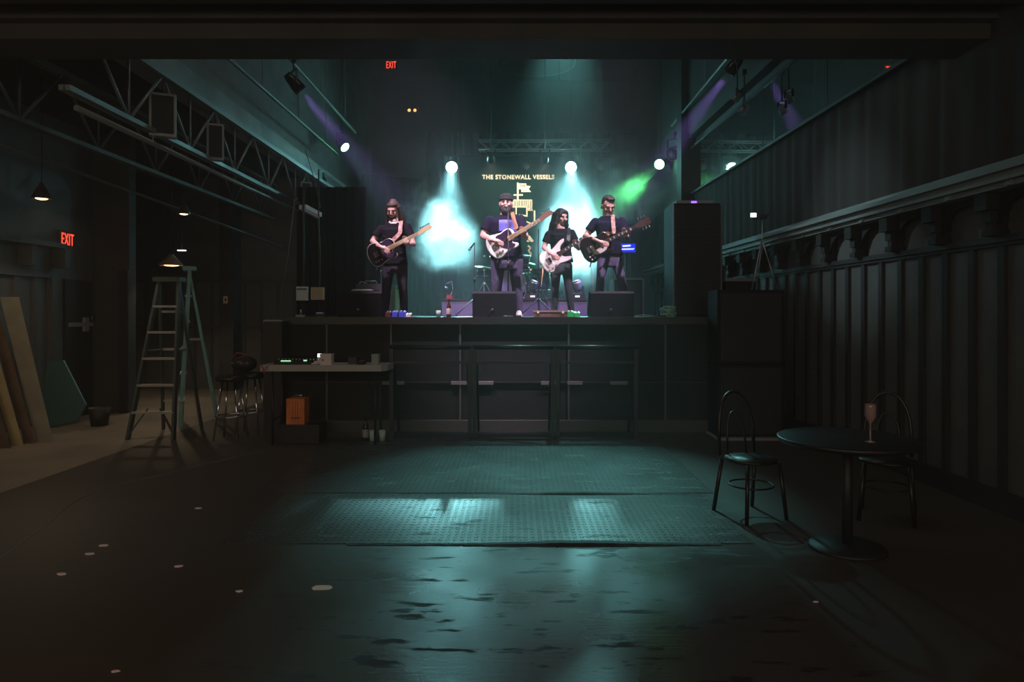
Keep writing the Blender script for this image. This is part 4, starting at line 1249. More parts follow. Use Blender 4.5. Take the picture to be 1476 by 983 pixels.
MB().prism([(TY+.08, TT), (TY+.42, TT), (TY+.42, TT+.09), (TY+.08, TT+.03)], lambda u, v, k: Vector((k, u, v)), tb(395), tb(455)).build('chassis', M_blackgloss, t)
m = MB()
for i in range(12): m.cbox((tb(398)+i*.043, TY+.2, TT+.06), (.012, .03, .015))
m.build('fader', M_greybox, t)
m = MB().cbox((tb(412), TY+.10, TT+.045), (.12, .01, .012)); m.cbox((tb(440), TY+.10, TT+.05), (.04, .01, .014)); m.build('meter_light', M_greenled, t)
t = thing('phone', 'small glowing phone propped on the folding table', 'phone', (tb(455), TY+.2, TT))
MB().cbox((tb(455), TY+.3, TT+.10), (.07, .012, .045), (R(-15), 0, 0)).build('screen', M_whitescreen, t)
MB().cbox((tb(455), TY+.32, TT+.05), (.05, .02, .10)).build('stand', M_black, t)
def small_box(px0, px1, hgt, yo, mt, label, name='small_box', dep=.12, lidm=None):
    t = thing(name, label, 'box', ((tb(px0)+tb(px1))/2, TY+yo, TT))
    MB().box((tb(px0), TY+yo, TT), (tb(px1), TY+yo+dep, TT+hgt)).build('carton', mt, t)
    MB().box((tb(px0)-.003, TY+yo-.003, TT+hgt-.02), (tb(px1)+.003, TY+yo+dep+.003, TT+hgt+.002)).build('lid', lidm or mt, t)
    return t
t = small_box(463, 479, .13, .05, M_label, 'white card box standing in the middle of the folding table')
MB().cyl((tb(467), TY+.05, TT+.06), (tb(467), TY+.045, TT+.06), .012).build('round_mark', M_red, t)
small_box(500, 512, .08, .16, M_darksteel, 'dark little box right of the white card box')
small_box(534, 544, .12, .16, M_greybox, 'grey box at the right end of the folding table')
t = thing('crumpled_cloth', 'crumpled pale cloth left of the white card box', 'cloth', (tb(458), TY+.1, TT))
fuse(MB().ell((tb(456), TY+.12, TT+.02), (.05, .05, .025)).ell((tb(461), TY+.1, TT+.035), (.04, .04, .035)).ell((tb(452), TY+.1, TT+.012), (.04, .03, .015)), 'folds', M_label, t, .008, 1)
t = thing('tape_roll', 'small black tape roll on the folding table right of the boxes', 'tape roll', (tb(520), TY+.15, TT))
MB().lathe([(.03, 0), (.055, 0), (.055, .045), (.03, .045)], (tb(520), TY+.15, TT), cap=False).build('roll', M_black, t)
MB().lathe([(.027, .0), (.031, .0), (.031, .046), (.027, .046)], (tb(520), TY+.15, TT), cap=False).build('core', M_paper2, t)
cable([(tb(380), TY-.01, TT+.01), (tb(384), TY-.03, TT-.03), (tb(386), TY-.035, TT-.09), (tb(389), TY-.03, TT-.03), (tb(392), TY+.05, TT+.01), (tb(400), TY+.1, TT+.012)], .006, 'red cord looped over the left end of the folding table', mat('red_cord', (.35, .05, .03), .5), 'red_cable')
# orange box on case under the table
t = thing('floor_case', 'black case on the floor beneath the folding table', 'case', (at(425, 0, 8.6).x, 8.6, 0))
cxx = at(425, 0, 8.45).x
MB().box((cxx-.22, 8.45, 0), (cxx+.3, 8.8, at(0, 612, 8.45).z)).build('case_body', M_black, t)
MB().box((cxx-.225, 8.445, .12), (cxx+.305, 8.805, .135)).build('lid_trim', M_darksteel, t)
oz = at(0, 612, 8.45).z
t = thing('orange_box', 'orange plastic box beneath the folding table', 'box', (cxx, 8.5, oz))
MB().box((cxx-.11, 8.46, oz), (cxx+.115, 8.66, at(0, 575, 8.45).z)).build('shell', M_orange, t)
MB().tube([(cxx-.05, 8.56, at(0, 576, 8.45).z), (cxx-.05, 8.56, at(0, 571, 8.45).z), (cxx+.05, 8.56, at(0, 571, 8.45).z), (cxx+.05, 8.56, at(0, 576, 8.45).z)], .008).build('handle', M_chrome, t)
m = MB()
for dx in (-.03, .0, .03): m.box((cxx+dx-.003, 8.455, oz+.04), (cxx+dx+.003, 8.46, oz+.28))
m.box((cxx-.05, 8.455, oz+.07), (cxx+.06, 8.46, oz+.09))
m.build('moulded_rib', mat('dark_orange', (.35, .08, .02), .6), t)
for i, (px, lb) in enumerate(((537, 'clear drinking glass under the right end of the table'), (551, 'clear drinking glass beside its twin under the table'))):
    x = at(px, 0, 8.6).x
    t = thing('drinking_glass', lb, 'glass', (x, 8.6, 0), 'two drinking glasses on the floor')
    MB().lathe([(0, 0), (.035, 0), (.042, .13), (.039, .13), (.032, .01), (0, .01)], (x, 8.6, 0)).build('tumbler', M_tank, t)
    MB().lathe([(0, .012), (.0325, .012), (.0365, .08), (0, .08)], (x, 8.6, 0)).build('drink', M_greybox, t)
bottle(527, 8.6, .0, .30, M_blackgloss, 'dark bottle on the floor under the right end of the table', M_greybox)

# left stage side: two wall boxes on a pipe
t = thing('wall_box', 'pale grey control box hanging at the left of the stage', 'control box', at(435, 432, 10.8))
a = at(427, 413, 10.8); c = at(443, 433, 10.8)
MB().box((a.x, 10.8, c.z), (c.x, 10.86, a.z)).build('cover', M_paper, t)
MB().box((a.x+.01, 10.79, a.z-.05), (c.x-.01, 10.8, a.z-.03)).build('groove', M_darksteel, t)
MB().cyl(((a.x+c.x)/2, 10.88, DZ), ((a.x+c.x)/2, 10.88, 3.6), .02).build('pole', M_darksteel, t)
t = thing('wall_box', 'beige control box hanging right of the grey one', 'control box', at(456, 432, 10.8))
a = at(448, 414, 10.8); c = at(466.5, 432, 10.8)
MB().box((a.x, 10.8, c.z), (c.x, 10.86, a.z)).build('cover', M_paper2, t)
m = MB()
for i in range(5): m.box((a.x+.03+i*.033, 10.795, c.z+.01), (a.x+.035+i*.033, 10.8, a.z-.01))
m.build('groove', M_brownwood, t)
MB().cyl(((a.x+c.x)/2, 10.88, DZ), ((a.x+c.x)/2, 10.88, 3.9), .012).build('pole', M_darksteel, t)
# items on deck at left
t = thing('direct_box', 'small pale connector box on the deck below the wall boxes', 'box', at(434, 455, 9.6))
q = at(434, 0, 9.6); MB().box((q.x-.06, 9.55, DZ), (q.x+.05, 9.65, DZ+.03)).build('shell', M_steel, t)
MB().cyl((q.x, 9.6, DZ+.03), (q.x-.01, 9.6, DZ+.10), .008).build('antenna', M_chrome, t)
t = thing('direct_box', 'small connector box with lilac top on the deck left of the wedge', 'box', at(461, 455, 9.6))
q = at(461, 0, 9.6); MB().box((q.x-.05, 9.55, DZ), (q.x+.05, 9.65, DZ+.045)).build('shell', M_black, t)
MB().box((q.x-.04, 9.56, DZ+.045), (q.x+.045, 9.64, DZ+.065)).build('lilac_top', mat('lilac', (.6, .5, .9), .5), t)
t = thing('stage_side_case', 'black flight case at the left end of the stage front', 'case', (at(396, 0, 9.0).x, 9.0, 0))
a = at(384, 461, 9.05); c = at(410, 461, 9.05)
MB().box((a.x, 8.95, 0), (c.x, 9.18, a.z-.02)).build('case_body', M_black, t)
MB().box((a.x-.005, 8.945, a.z-.02), (c.x+.005, 9.185, a.z)).build('lid', M_steel, t)
# long cable on the floor at left
cable([gp(-20, 0, F*EYE/(820-CY)), at(60, 762, F*EYE/(762-CY)), at(130, 712, F*EYE/(712-CY)), at(250, 680, F*EYE/(680-CY)), at(380, 650, F*EYE/(650-CY))], .007, 'long thin cable across the left part of the floor', mat('grey_cable', (.12, .11, .10), .5), 'floor_cable')

# ================================================================== RIGHT SIDE FURNITURE
t = thing('cafe_table', 'round dark table in the shadows at the lower right', 'table', (2.25, 4.65, 0))
MB().lathe([(0, .72), (.44, .72), (.45, .735), (.45, .75), (.44, .755), (0, .755)], (2.25, 4.65, 0), n=40).build('tabletop', mat('table_black', (.010, .010, .010), .45), t)
MB().cyl((2.25, 4.65, .03), (2.25, 4.65, .72), .035).build('pedestal', M_black, t)
MB().lathe([(0, 0), (.25, 0), (.24, .02), (.05, .04), (0, .04)], (2.25, 4.65, 0)).build('base', M_black, t)
def cafe_chair(x, y, rz, label):
    t = thing('cafe_chair', label, 'chair', (x, y, 0), 'dark bentwood chairs at the right')
    M_ = Matrix.Translation((x, y, 0)) @ Matrix.Rotation(rz, 4, 'Z')
    mt = mat('dark_bentwood', (.009, .006, .005), .4)
    m = MB(); m.loft([[M_ @ Vector((.2*math.cos(2*PI*i/20), .2*math.sin(2*PI*i/20), z)) for i in range(20)] for z in (.44, .46)]); m.build('seat', mt, t)
    for a, b_ in ((-.15, -.15), (.15, -.15)): MB().cyl(M_ @ Vector((a, b_, .44)), M_ @ Vector((a*1.25, b_*1.25, 0)), .016).build('leg', mt, t)
    for s_ in (-1, 1): MB().cyl(M_ @ Vector((.16*s_, .15, .44)), M_ @ Vector((.19*s_, .22, 0)), .016).build('leg', mt, t)
    pts = [M_ @ Vector((-.17*math.cos(PI*i/14)*(1 if 1 else 1), .17+.05*math.sin(PI*i/14), .46+.50*math.sin(PI*i/14)**.6)) for i in range(15)]
    MB().tube(pts, .014).build('back_hoop', mt, t)
    pts = [M_ @ Vector((-.09*math.cos(PI*i/10), .17+.04*math.sin(PI*i/10), .46+.34*math.sin(PI*i/10)**.7)) for i in range(11)]
    MB().tube(pts, .009).build('inner_hoop', mt, t)
    pts = [M_ @ Vector((.17*math.cos(2*PI*i/20), .17*math.sin(2*PI*i/20), .25)) for i in range(21)]
    MB().tube(pts, .008).build('ring_stretcher', mt, t)
cafe_chair(2.9, 5.35, R(-30), 'dark bentwood chair behind the round table at the right')
cafe_chair(1.85, 5.4, R(20), 'dark bentwood chair behind the round table at the left')
t = thing('wine_glass', 'tall glass with reddish glint on the round dark table', 'glass', (2.33, 4.5, .755))
MB().lathe([(0, 0), (.035, 0), (.006, .01), (.005, .12), (.02, .14), (.035, .17), (.035, .24), (.032, .25), (.029, .24), (.03, .17), (0, .14)], (2.33, 4.5, .755)).build('bowl_and_stem', mat('wine_glass_glass', (.3, .2, .18), .08), t)
MB().lathe([(0, .145), (.029, .172), (.029, .19), (0, .19)], (2.33, 4.5, .755)).build('drink', M_red, t)

# ================================================================== GUITARS
OUT = {
 'tele': [(-.205, 0), (-.198, .07), (-.165, .135), (-.10, .160), (-.03, .142), (.04, .122), (.10, .130), (.155, .122), (.185, .085), (.195, .03), (.16, -.028),
          (.128, -.045), (.135, -.075), (.168, -.10), (.165, -.132), (.12, -.145), (.05, -.128), (-.03, -.142), (-.10, -.162), (-.165, -.135), (-.198, -.07)],
 'lp': [(-.20, 0), (-.195, .075), (-.16, .14), (-.10, .165), (-.03, .145), (.03, .12), (.085, .118), (.135, .128), (.17, .11), (.185, .06), (.175, .02), (.13, -.03),
        (.105, -.05), (.12, -.085), (.155, -.10), (.148, -.128), (.10, -.132), (.03, -.118), (-.03, -.142), (-.10, -.168), (-.16, -.142), (-.195, -.075)],
 'strat': [(-.20, -.02), (-.195, .06), (-.16, .125), (-.10, .152), (-.03, .128), (.04, .112), (.11, .130), (.18, .150), (.245, .145), (.235, .115), (.17, .09), (.13, .05), (.125, .0), (.11, -.04),
           (.13, -.075), (.185, -.105), (.215, -.13), (.17, -.15), (.10, -.140), (.03, -.118), (-.04, -.128), (-.11, -.160), (-.165, -.142), (-.195, -.09)],
}


def guitar(kind, name, label, cpx, cpy, ang, Y, s, body_m, neck_m, board_m, head_m, guard_m=None, edge_m=None, strap=None, strap_m=None, tilt=.12):
    B = at(cpx, cpy, Y)
    a = R(ang)
    U = Vector((math.cos(a), -.10, math.sin(a))).normalized()      # towards the headstock
    W = Vector((0, -1, tilt)); W = (W-U*W.dot(U)).normalized()      # out of the face
    V = U.cross(W)*-1
    if V.z < 0: V = -V
    f = lambda u, v, h: B+U*(u*s)+V*(v*s)+W*(h*s)
    t = thing(name, label, 'guitar', B)
    pl = smooth_poly(OUT[kind], 4)
    ins = [(u*.965, v*.955) for u, v in pl]
    m = MB()
    rg = [[f(u, v, h) for u, v in P_] for P_, h in ((ins, -.022), (pl, -.016), (pl, .016), (ins, .022))]
    m.loft(rg, smooth=False); m.build('body', body_m, t)
    if edge_m:
        m = MB(); rg = [[f(u, v, h) for u, v in P_] for P_, h in (([(u*1.004, v*1.004) for u, v in pl], .010), ([(u*1.012, v*1.014) for u, v in pl], .012), ([(u*1.012, v*1.014) for u, v in pl], .019), ([(u*.985, v*.98) for u, v in pl], .0225))]
        m.loft(rg, cap=False, smooth=False); m.build('body_binding', edge_m, t)
    nut = .555
    m = MB(); rg = []
    for u, w_, h in ((.09, .028, -.004), (.16, .028, -.004), (nut, .0215, -.002)):
        rg.append([f(u, -w_, .03), f(u, -w_*.7, h+.006), f(u, w_*.7, h+.006), f(u, w_, .03)])
    m.loft(rg, smooth=False); m.build('neck', neck_m, t)
    m = MB(); m.prism([(.085, -.029), (nut, -.022), (nut, .022), (.085, .029)], f, .030, .036); fb = m.build('fretboard', board_m, t)
    m = MB(); x = nut
    sc = nut+.09
    for k in range(1, 20):
        u = nut-(sc-sc/2**(k/12))
        m.prism([(u-.0015, -.026), (u+.0015, -.026), (u+.0015, .026), (u-.0015, .026)], f, .036, .038)
    m.build('fret', M_chrome, fb)
    if kind != 'tele':
        m = MB()
        for k in (3, 5, 7, 9, 12, 15):
            u = nut-(sc-sc/2**((k-.5)/12))
            m.prism([(u-.008, -.014), (u+.008, -.014), (u+.008, .014), (u-.008, .014)], f, .036, .0372)
        m.build('inlay', M_white, fb)
    if kind == 'lp':
        hp = [(nut, -.024), (nut+.03, -.036), (nut+.16, -.046), (nut+.18, -.02), (nut+.17, 0), (nut+.18, .02), (nut+.16, .046), (nut+.03, .036), (nut, .024)]
    else:
        hp = [(nut, -.022), (nut+.03, -.026), (nut+.055, -.018), (nut+.17, -.018), (nut+.195, .0), (nut+.185, .03), (nut+.15, .045), (nut+.05, .042), (nut+.02, .028), (nut, .022)]
    m = MB(); m.prism(hp, f, .012, .028); hd = m.build('headstock', head_m, t)
    m = MB()
    if kind == 'lp':
        for k in range(3):
            for sg in (-1, 1):
                u = nut+.05+k*.042
                m.cyl(f(u, sg*.045, .02), f(u, sg*.072, .02), .005*s); m.cyl(f(u, sg*.068, .02), f(u, sg*.085, .02), .011*s, .009*s)
    else:
        for k in range(6):
            u = nut+.045+k*.025
            m.cyl(f(u, .03, .02), f(u, .056, .02), .004*s); m.cyl(f(u, .054, .02), f(u, .068, .02), .008*s)
    m.build('tuner', M_chrome, hd)
    # hardware
    if guard_m:
        if kind == 'tele':
            gpoly = [(-.055, .0), (-.04, .105), (.04, .108), (.10, .115), (.155, .10), (.165, .035), (.13, -.03), (.11, -.07), (.135, -.10), (.10, -.128), (.04, -.112), (-.02, -.07)]
        else:
            gpoly = [(-.06, -.04), (.11, -.035), (.09, -.09), (-.02, -.10), (-.07, -.07)]
        m = MB(); m.prism(smooth_poly(gpoly, 3), f, .022, .0255); m.build('pickguard', guard_m, t)
    pk = {'tele': ((-.07, .012), (.065, .012)), 'lp': ((-.055, .020), (.065, .020)), 'strat': ((-.07, .018), (.0, .009), (.075, .016))}[kind]
    for u, hw in pk:
        MB().prism([(u-hw, -.036), (u+hw, -.036), (u+hw, .036), (u-hw, .036)], f, .0255, .031).build('pickup', M_black if kind != 'lp' else M_label, t)
    MB().prism([(-.125, -.038), (-.088, -.038), (-.088, .038), (-.125, .038)], f, .022, .032).build('bridge', M_chrome, t)
    m = MB()
    for k in range(6):
        v = -.02+.008*k
        m.cyl(f(-.10, v*1.1, .036), f(nut, v*.85, .041), .0008*s, n=5)
    m.build('string', M_chrome, t)
    ks = {'tele': ((-.09, -.095), (-.13, -.095), (-.045, -.095)), 'lp': ((-.08, -.12), (-.12, -.125), (-.13, -.085), (-.09, -.08)), 'strat': ((-.10, -.10), (-.14, -.11), (-.06, -.11))}[kind]
    for u, v in ks:
        MB().cyl(f(u, v, .022), f(u, v, .038), .011*s).build('knob', M_white if kind == 'strat' else M_chrome if kind == 'tele' else M_label, t)
    MB().cyl(f(-.15, -.15, .0), f(-.19, -.19, .0), .008*s).build('cable_plug', M_chrome, t)
    if strap:
        hu = {'tele': (.185, .09), 'lp': (.17, .10), 'strat': (.24, .14)}[kind]
        pts = [f(hu[0], hu[1], -.02)]+[at(x, y, yy) for x, y, yy in strap]+[f(-.20, .02, -.03)]
        out = []
        for i in range(len(pts)-1):
            p0 = pts[max(i-1, 0)]; p1 = pts[i]; p2 = pts[i+1]; p3 = pts[min(i+2, len(pts)-1)]
            for k in range(5):
                q = k/5; out.append(.5*((2*p1)+(-p0+p2)*q+(2*p0-5*p1+4*p2-p3)*q*q+(-p0+3*p1-3*p2+p3)*q**3))
        out.append(pts[-1])
        MB().ribbon(out, (1, .15, .25), .055, .006).build('strap', strap_m, t)
    return f


# ================================================================== PEOPLE
def person(label, Y, J, opt):
    """J: joints as picture positions with a depth offset. R = the viewer's left."""
    P_ = {k: at(v[0], v[1], Y+(v[2] if len(v) > 2 else 0)) for k, v in J.items()}
    k_ = opt.get('scale', 1.0)
    foot = (P_['footR']+P_['footL'])/2
    t = thing('person', label, 'person', (foot.x, foot.y, DZ))
    hc = P_['head']
    Hm = Matrix.Rotation(opt.get('yaw', 0), 3, 'Z') @ Matrix.Rotation(opt.get('pitch', 0), 3, 'X') @ Matrix.Rotation(opt.get('roll', 0), 3, 'Y')
    H = lambda x, y, z: hc+Hm @ (Vector((x, y, z))*k_)
    w = opt.get('wide', 1.0); dp = opt.get('deep', 1.0)
    neck = P_['neck']; hip = (P_['hipR']+P_['hipL'])/2
    shR, shL = P_['shR'], P_['shL']
    # ------------- body skin (head, neck, torso, arms, hands, legs in one)
    b = MB()
    b.ell(H(0, .005, .02), (.076*k_, .094*k_, .105*k_), Hm)
    b.ell(H(0, -.022, -.045), (.060*k_, .070*k_, .070*k_), Hm)
    b.ell(H(0, -.055, -.088), (.030*k_, .028*k_, .024*k_), Hm)             # chin
    b.cap(H(0, -.092, .012), H(0, -.108, -.022), .010*k_, .014*k_)         # nose
    b.ell(H(0, -.080, .030), (.050*k_, .014*k_, .010*k_), Hm)              # brow
    for s_ in (-1, 1):
        b.ell(H(s_*.078, .01, -.008), (.012*k_, .022*k_, .034*k_), Hm)     # ears
        b.ell(H(s_*.040, -.072, -.022), (.022*k_, .018*k_, .020*k_), Hm)   # cheeks
    b.ell(H(0, -.088, -.052), (.026*k_, .012*k_, .006*k_), Hm); b.ell(H(0, -.086, -.063), (.022*k_, .012*k_, .007*k_), Hm)   # lips
    b.cap(H(0, .015, -.05), neck, .056*k_, .062*k_*w**.5)
    def ring(c, rx, ry, yaw=0, n=18):
        return [Vector((c.x+rx*math.cos(2*PI*i/n), c.y+ry*math.sin(2*PI*i/n), c.z)) for i in range(n)]
    def torso(g, z_top_off=0.0):
        mid = neck.lerp(hip, .5)
        sw = (shL-shR).length/2
        shc = (shL+shR)/2
        rings = [ring(hip+Vector((0, 0, -.08)), (.155*w+g), (.115*dp+g)), ring(hip+Vector((0, 0, .04)), (.165*w+g), (.12*dp+g)),
                 ring(neck.lerp(hip, .62), (.148*w+g), (.115*dp+g)), ring(neck.lerp(hip, .38), (.165*w+g), (.12*dp+g)),
                 ring(neck.lerp(hip, .20), (sw*.95+g), (.115*dp+g)), ring(shc+Vector((0, 0, -.01)), (sw*.96+g*.4), (.085*dp+g)),
                 ring(neck+Vector((0, 0, -.012+z_top_off)), .09+g, .07+g)]
        rings.sort(key=lambda r: r[0].z)
        return rings
    b.loft(torso(-.012))
    for sd in ('R', 'L'):
        sh, el, wr, hd = P_['sh'+sd], P_['el'+sd], P_['wr'+sd], P_['hd'+sd]
        aw = opt.get('arm', 1.0)
        b.cap(sh, el, .050*aw, .040*aw); b.cap(el, el.lerp(wr, .35), .040*aw, .039*aw); b.cap(el.lerp(wr, .3), wr, .040*aw, .026*aw)
        d = (hd-wr).normalized()
        # palm
        x = Vector(opt['fing'+sd]).normalized()     # finger direction
        side = opt['palm'+sd]                        # palm normal
        side = Vector(side).normalized(); lat = x.cross(side).normalized()
        pc = hd
        Mx = Matrix((lat, x, side)).transposed()
        b.cap(wr, pc, .026, .028)
        b.ell(pc, (.042, .045, .017), Mx)
        curl = opt['curl'+sd]
        for i, (o_, L_) in enumerate(((-.030, .072), (-.010, .082), (.010, .078), (.030, .062))):
            p = pc+lat*o_+x*.034
            dd = x.copy()
            rr = .0098
            for sgn in range(3):
                dd = (dd+side*math.tan(min(curl*(.7+.1*i), 1.2))*.55).normalized()
                q = p+dd*L_*(.42, .33, .25)[sgn]
                b.cap(p, q, rr, rr*.9, n=8); p = q; rr *= .9
        th = opt.get('thumb'+sd, 1)
        p = pc-lat*.030*th-x*.012
        q = p+(-lat*th*.8+x*.7+side*.5).normalized()*.038; r_ = q+(x*.9-lat*th*.2+side*.35).normalized()*.032
        b.cap(p, q, .013, .0115, n=8); b.cap(q, r_, .0115, .0095, n=8)
    for sd in ('R', 'L'):
        hp_, kn, ft = P_['hip'+sd], P_['kn'+sd], P_['foot'+sd]
        an = ft+Vector((0, .02, .09)); an.z = DZ+.09
        b.cap(hp_, kn, .075*w, .052); b.cap(kn, kn.lerp(an, .4), .050, .050); b.cap(kn.lerp(an, .35), an, .050, .036)
    fuse(b, 'body', opt.get('skin', M_skin), t, .0085, 2, .4)
    e = MB()
    for s_ in (-1, 1): e.ell(H(s_*.031, -.084, .006), (.010*k_, .006*k_, .005*k_), Hm)
    e.build('eye', M_eye, t)
    e = MB()
    for s_ in (-1, 1): e.cap(H(s_*.016, -.098, .030), H(s_*.048, -.085, .030), .0038*k_, .003*k_, n=8)
    e.build('eyebrow', opt['hair_m'], t)
    # ------------- shirt
    g = .014; b = MB()
    rings = torso(g)
    hem = opt.get('hem', hip.z-.02)
    rg2 = []
    low = [Vector((p.x, p.y, hem)) for p in ring(Vector((hip.x, hip.y, hem)), .178*w+g, .128*dp+g)]
    rings = [low]+[r for r in rings if r[0].z > hem+.03]
    b.loft(rings)
    for sd in ('R', 'L'):
        sh, el = P_['sh'+sd], P_['el'+sd]
        aw = opt.get('arm', 1.0); end = sh.lerp(el, opt.get('sleeve', .62))
        d = (end-sh).normalized(); x, y = orth(d)
        b.cap(sh+d*.005, sh+d*.03, .060*aw, .064*aw)
        rgs = []
        for q, r_ in ((.05, .058), (.3, .062), (.8, .064), (1.0, .068)):
            c = sh.lerp(end, q); rgs.append([c+(x*math.cos(2*PI*i/16)+y*math.sin(2*PI*i/16))*r_*aw for i in range(16)])
        b.loft(rgs)
    # folds
    rnd = random.Random(int(hip.x*100))
    for i in range(9):
        z_ = hem+.05+i*.045; a = rnd.uniform(-.8, .8)
        c = Vector((hip.x+math.sin(a)*.15*w, hip.y-math.cos(a)*.118*dp-.012, z_))
        b.cap(c, c+Vector((.09*rnd.choice((-1, 1)), .01, rnd.uniform(.02, .06))), .011, .006, n=8)
    sh_o = fuse(b, 'shirt', opt['shirt_m'], t, .010, 4, .5)
    # ------------- trousers
    b = MB()
    wa = .150*w
    b.loft([ring(hip+Vector((0, 0, -.15)), wa+.015, .12*dp+.005), ring(hip+Vector((0, 0, -.06)), wa+.022, .125*dp), ring(hip+Vector((0, 0, .05)), wa+.008, .118*dp)])
    for sd in ('R', 'L'):
        hp_, kn, ft = P_['hip'+sd], P_['kn'+sd], P_['foot'+sd]
        an = Vector((ft.x, ft.y+.02, DZ+.07)); lw = opt.get('leg', 1.0)
        b.cap(hp_+Vector((0, 0, -.02)), hp_.lerp(kn, .5), .098*lw, .082*lw); b.cap(hp_.lerp(kn, .45), kn, .083*lw, .066*lw)
        b.cap(kn, kn.lerp(an, .4), .066*lw, .064*lw); b.cap(kn.lerp(an, .35), an, .064*lw, .053*lw)
        for i in range(7):
            q = (hp_.lerp(kn, .7+.3*i/3) if i < 3 else kn.lerp(an, .1+.85*(i-3)/3))
            r_ = (.07 if i < 3 else .060)*lw
            b.cap(q+Vector((-r_*.8, -r_*.55, 0)), q+Vector((r_*.7, -r_*.72, rnd.uniform(-.03, .03))), .013, .010, n=8)
    fuse(b, 'trousers', opt['leg_m'], t, .010, 3, .5)
    # ------------- shoes
    for sd in ('R', 'L'):
        ft = P_['foot'+sd]; o_ = opt.get('toe', .0)*(-1 if sd == 'R' else 1)
        b = MB()
        c = Vector((ft.x, ft.y, DZ))
        rg = []
        for yy, hw, hh in ((.06, .030, .075), (.04, .038, .09), (.0, .042, .095), (-.06, .044, .075), (-.12, .048, .055), (-.17, .046, .045), (-.20, .030, .030)):
            cc = c+Vector((o_*-yy, yy, 0))
            rg.append([cc+Vector((hw*math.cos(PI*i/10), 0, .012+hh*math.sin(PI*i/10)**.7)) for i in range(11)]+[cc+Vector((-hw, 0, .0)), cc+Vector((hw, 0, .0))])
        b.loft(rg); so = b.build('shoe', opt.get('shoe_m', M_shoe), t)
        b = MB(); b.prism([(c.x-.046, c.y+.06), (c.x-.05, c.y-.12), (c.x-.03-.0, c.y-.2), (c.x+.03, c.y-.2), (c.x+.05, c.y-.12), (c.x+.046, c.y+.06)], lambda u, v, h: Vector((u+o_*-(v-c.y), v, h)), DZ+.001, DZ+.02)
        b.build('sole', M_label if opt.get('shoe_m') else M_darksteel, so)
    return t, P_, H, Hm*k_, sh_o


# ---- long haired guitarist, left
t, P_, H, Hm, so = person('long haired bearded guitarist at the left of the stage in a black t-shirt', 9.95, dict(
    head=(566.5, 304), neck=(568, 320), shR=(550, 329), shL=(587, 327), elR=(537, 348, -.02), wrR=(547, 355, -.385), hdR=(553, 358, -.40),
    elL=(596, 352, -.10), wrL=(590, 352, -.26), hdL=(585.5, 350, -.29), hipR=(561, 379), hipL=(578, 379), knR=(557, 417, -.02), knL=(581, 417, -.02), footR=(555, 456.5), footL=(583, 456.5)),
    dict(scale=1.10, pitch=R(20), yaw=R(-8), hair_m=M_hairbrown, shirt_m=M_shirt_b, leg_m=M_jean_b, fingR=(.75, -.25, -.55), palmR=(.1, 1, -.1), curlR=.5, fingL=(-.25, 0, .95), palmL=(0, -1, 0), curlL=.8, thumbL=-1, hem=at(0, 382, 9.95).z))
b = MB()
b.ell(H(0, .026, .045), (.092, .090, .086), Hm); b.ell(H(.0, .05, .115), (.06, .05, .04)); b.ell(H(0, -.018, .082), (.072, .066, .036), Hm)
for s_ in (-1, 1):
    for i in range(5):
        b.cap(H(s_*.078, -.01+.02*i, .05), H(s_*(.088+.003*i), .0+.02*i, -.06), .022, .020, n=8)
        b.cap(H(s_*(.088+.003*i), .0+.02*i, -.06), H(s_*(.100+.008*i), -.005+.02*i, -.18+.01*i), .020, .016, n=8)
        b.cap(H(s_*(.100+.008*i), -.005+.02*i, -.18), H(s_*(.105+.010*i), -.02+.015*i, -.27+.02*i), .016, .006, n=8)
b.ell(H(0, .075, -.10), (.08, .04, .15))
fuse(b, 'hair', M_hairbrown, t, .009, 2)
b = MB().ell(H(0, -.062, -.095), (.042, .036, .040), Hm).ell(H(-.035, -.05, -.07), (.02, .03, .03), Hm).ell(H(.035, -.05, -.07), (.02, .03, .03), Hm).ell(H(0, -.098, -.042), (.028, .01, .007), Hm)
fuse(b, 'beard', M_hairbrown, t, .008, 2)
b = MB(); nk = P_['neck']; b.lathe([(.062, .01), (.082, .0), (.088, -.012), (.066, -.004)], nk+Vector((0, -.015, -.002)), (0, -.35, 1), cap=False); b.build('collar', M_label, t)
guitar('tele', 'electric_guitar', 'black electric guitar with pale binding held by the long haired guitarist', 552, 363, 25.5, 9.65, 1.06, M_ginblack, M_maple, M_maple, M_maple, M_guard, mat('pale_binding', (.7, .66, .55), .4),
       strap=[(576, 336, 9.70), (577, 328, 9.745), (578, 321.5, 9.86), (578, 319, 9.97), (575, 330, 10.12), (560, 350, 10.14), (545, 362, 10.05)], strap_m=M_strapw)

# ---- singer
t, P_, H, Hm, so = person('bearded singer in a black cap and printed navy t-shirt at the microphone', 9.95, dict(
    head=(729.5, 293.5), neck=(729, 309), shR=(706, 318), shL=(750, 316), elR=(696.5, 340, -.02), wrR=(709, 346, -.43), hdR=(716, 348, -.45),
    elL=(757, 341, -.10), wrL=(756, 339, -.33), hdL=(754, 336.5, -.36), hipR=(718, 374), hipL=(743, 374), knR=(716, 414, -.02), knL=(745, 414, -.02), footR=(714, 456.5), footL=(748, 456.5, -.05)),
    dict(pitch=R(2), yaw=R(-4), wide=1.30, deep=1.3, arm=1.28, leg=1.16, hair_m=M_hair, shirt_m=M_shirt_n, leg_m=M_jean_p, shoe_m=M_white, sleeve=.66, fingR=(.85, -.2, -.35), palmR=(.1, 1, -.1), curlR=.6,
         fingL=(-.25, 0, .95), palmL=(0, -1, 0), curlL=.8, thumbL=-1, scale=1.17, hem=at(0, 372, 9.95).z))
b = MB().ell(H(0, .018, .035), (.084, .092, .065), Hm); fuse(b, 'hair', M_hair, t, .009, 2)
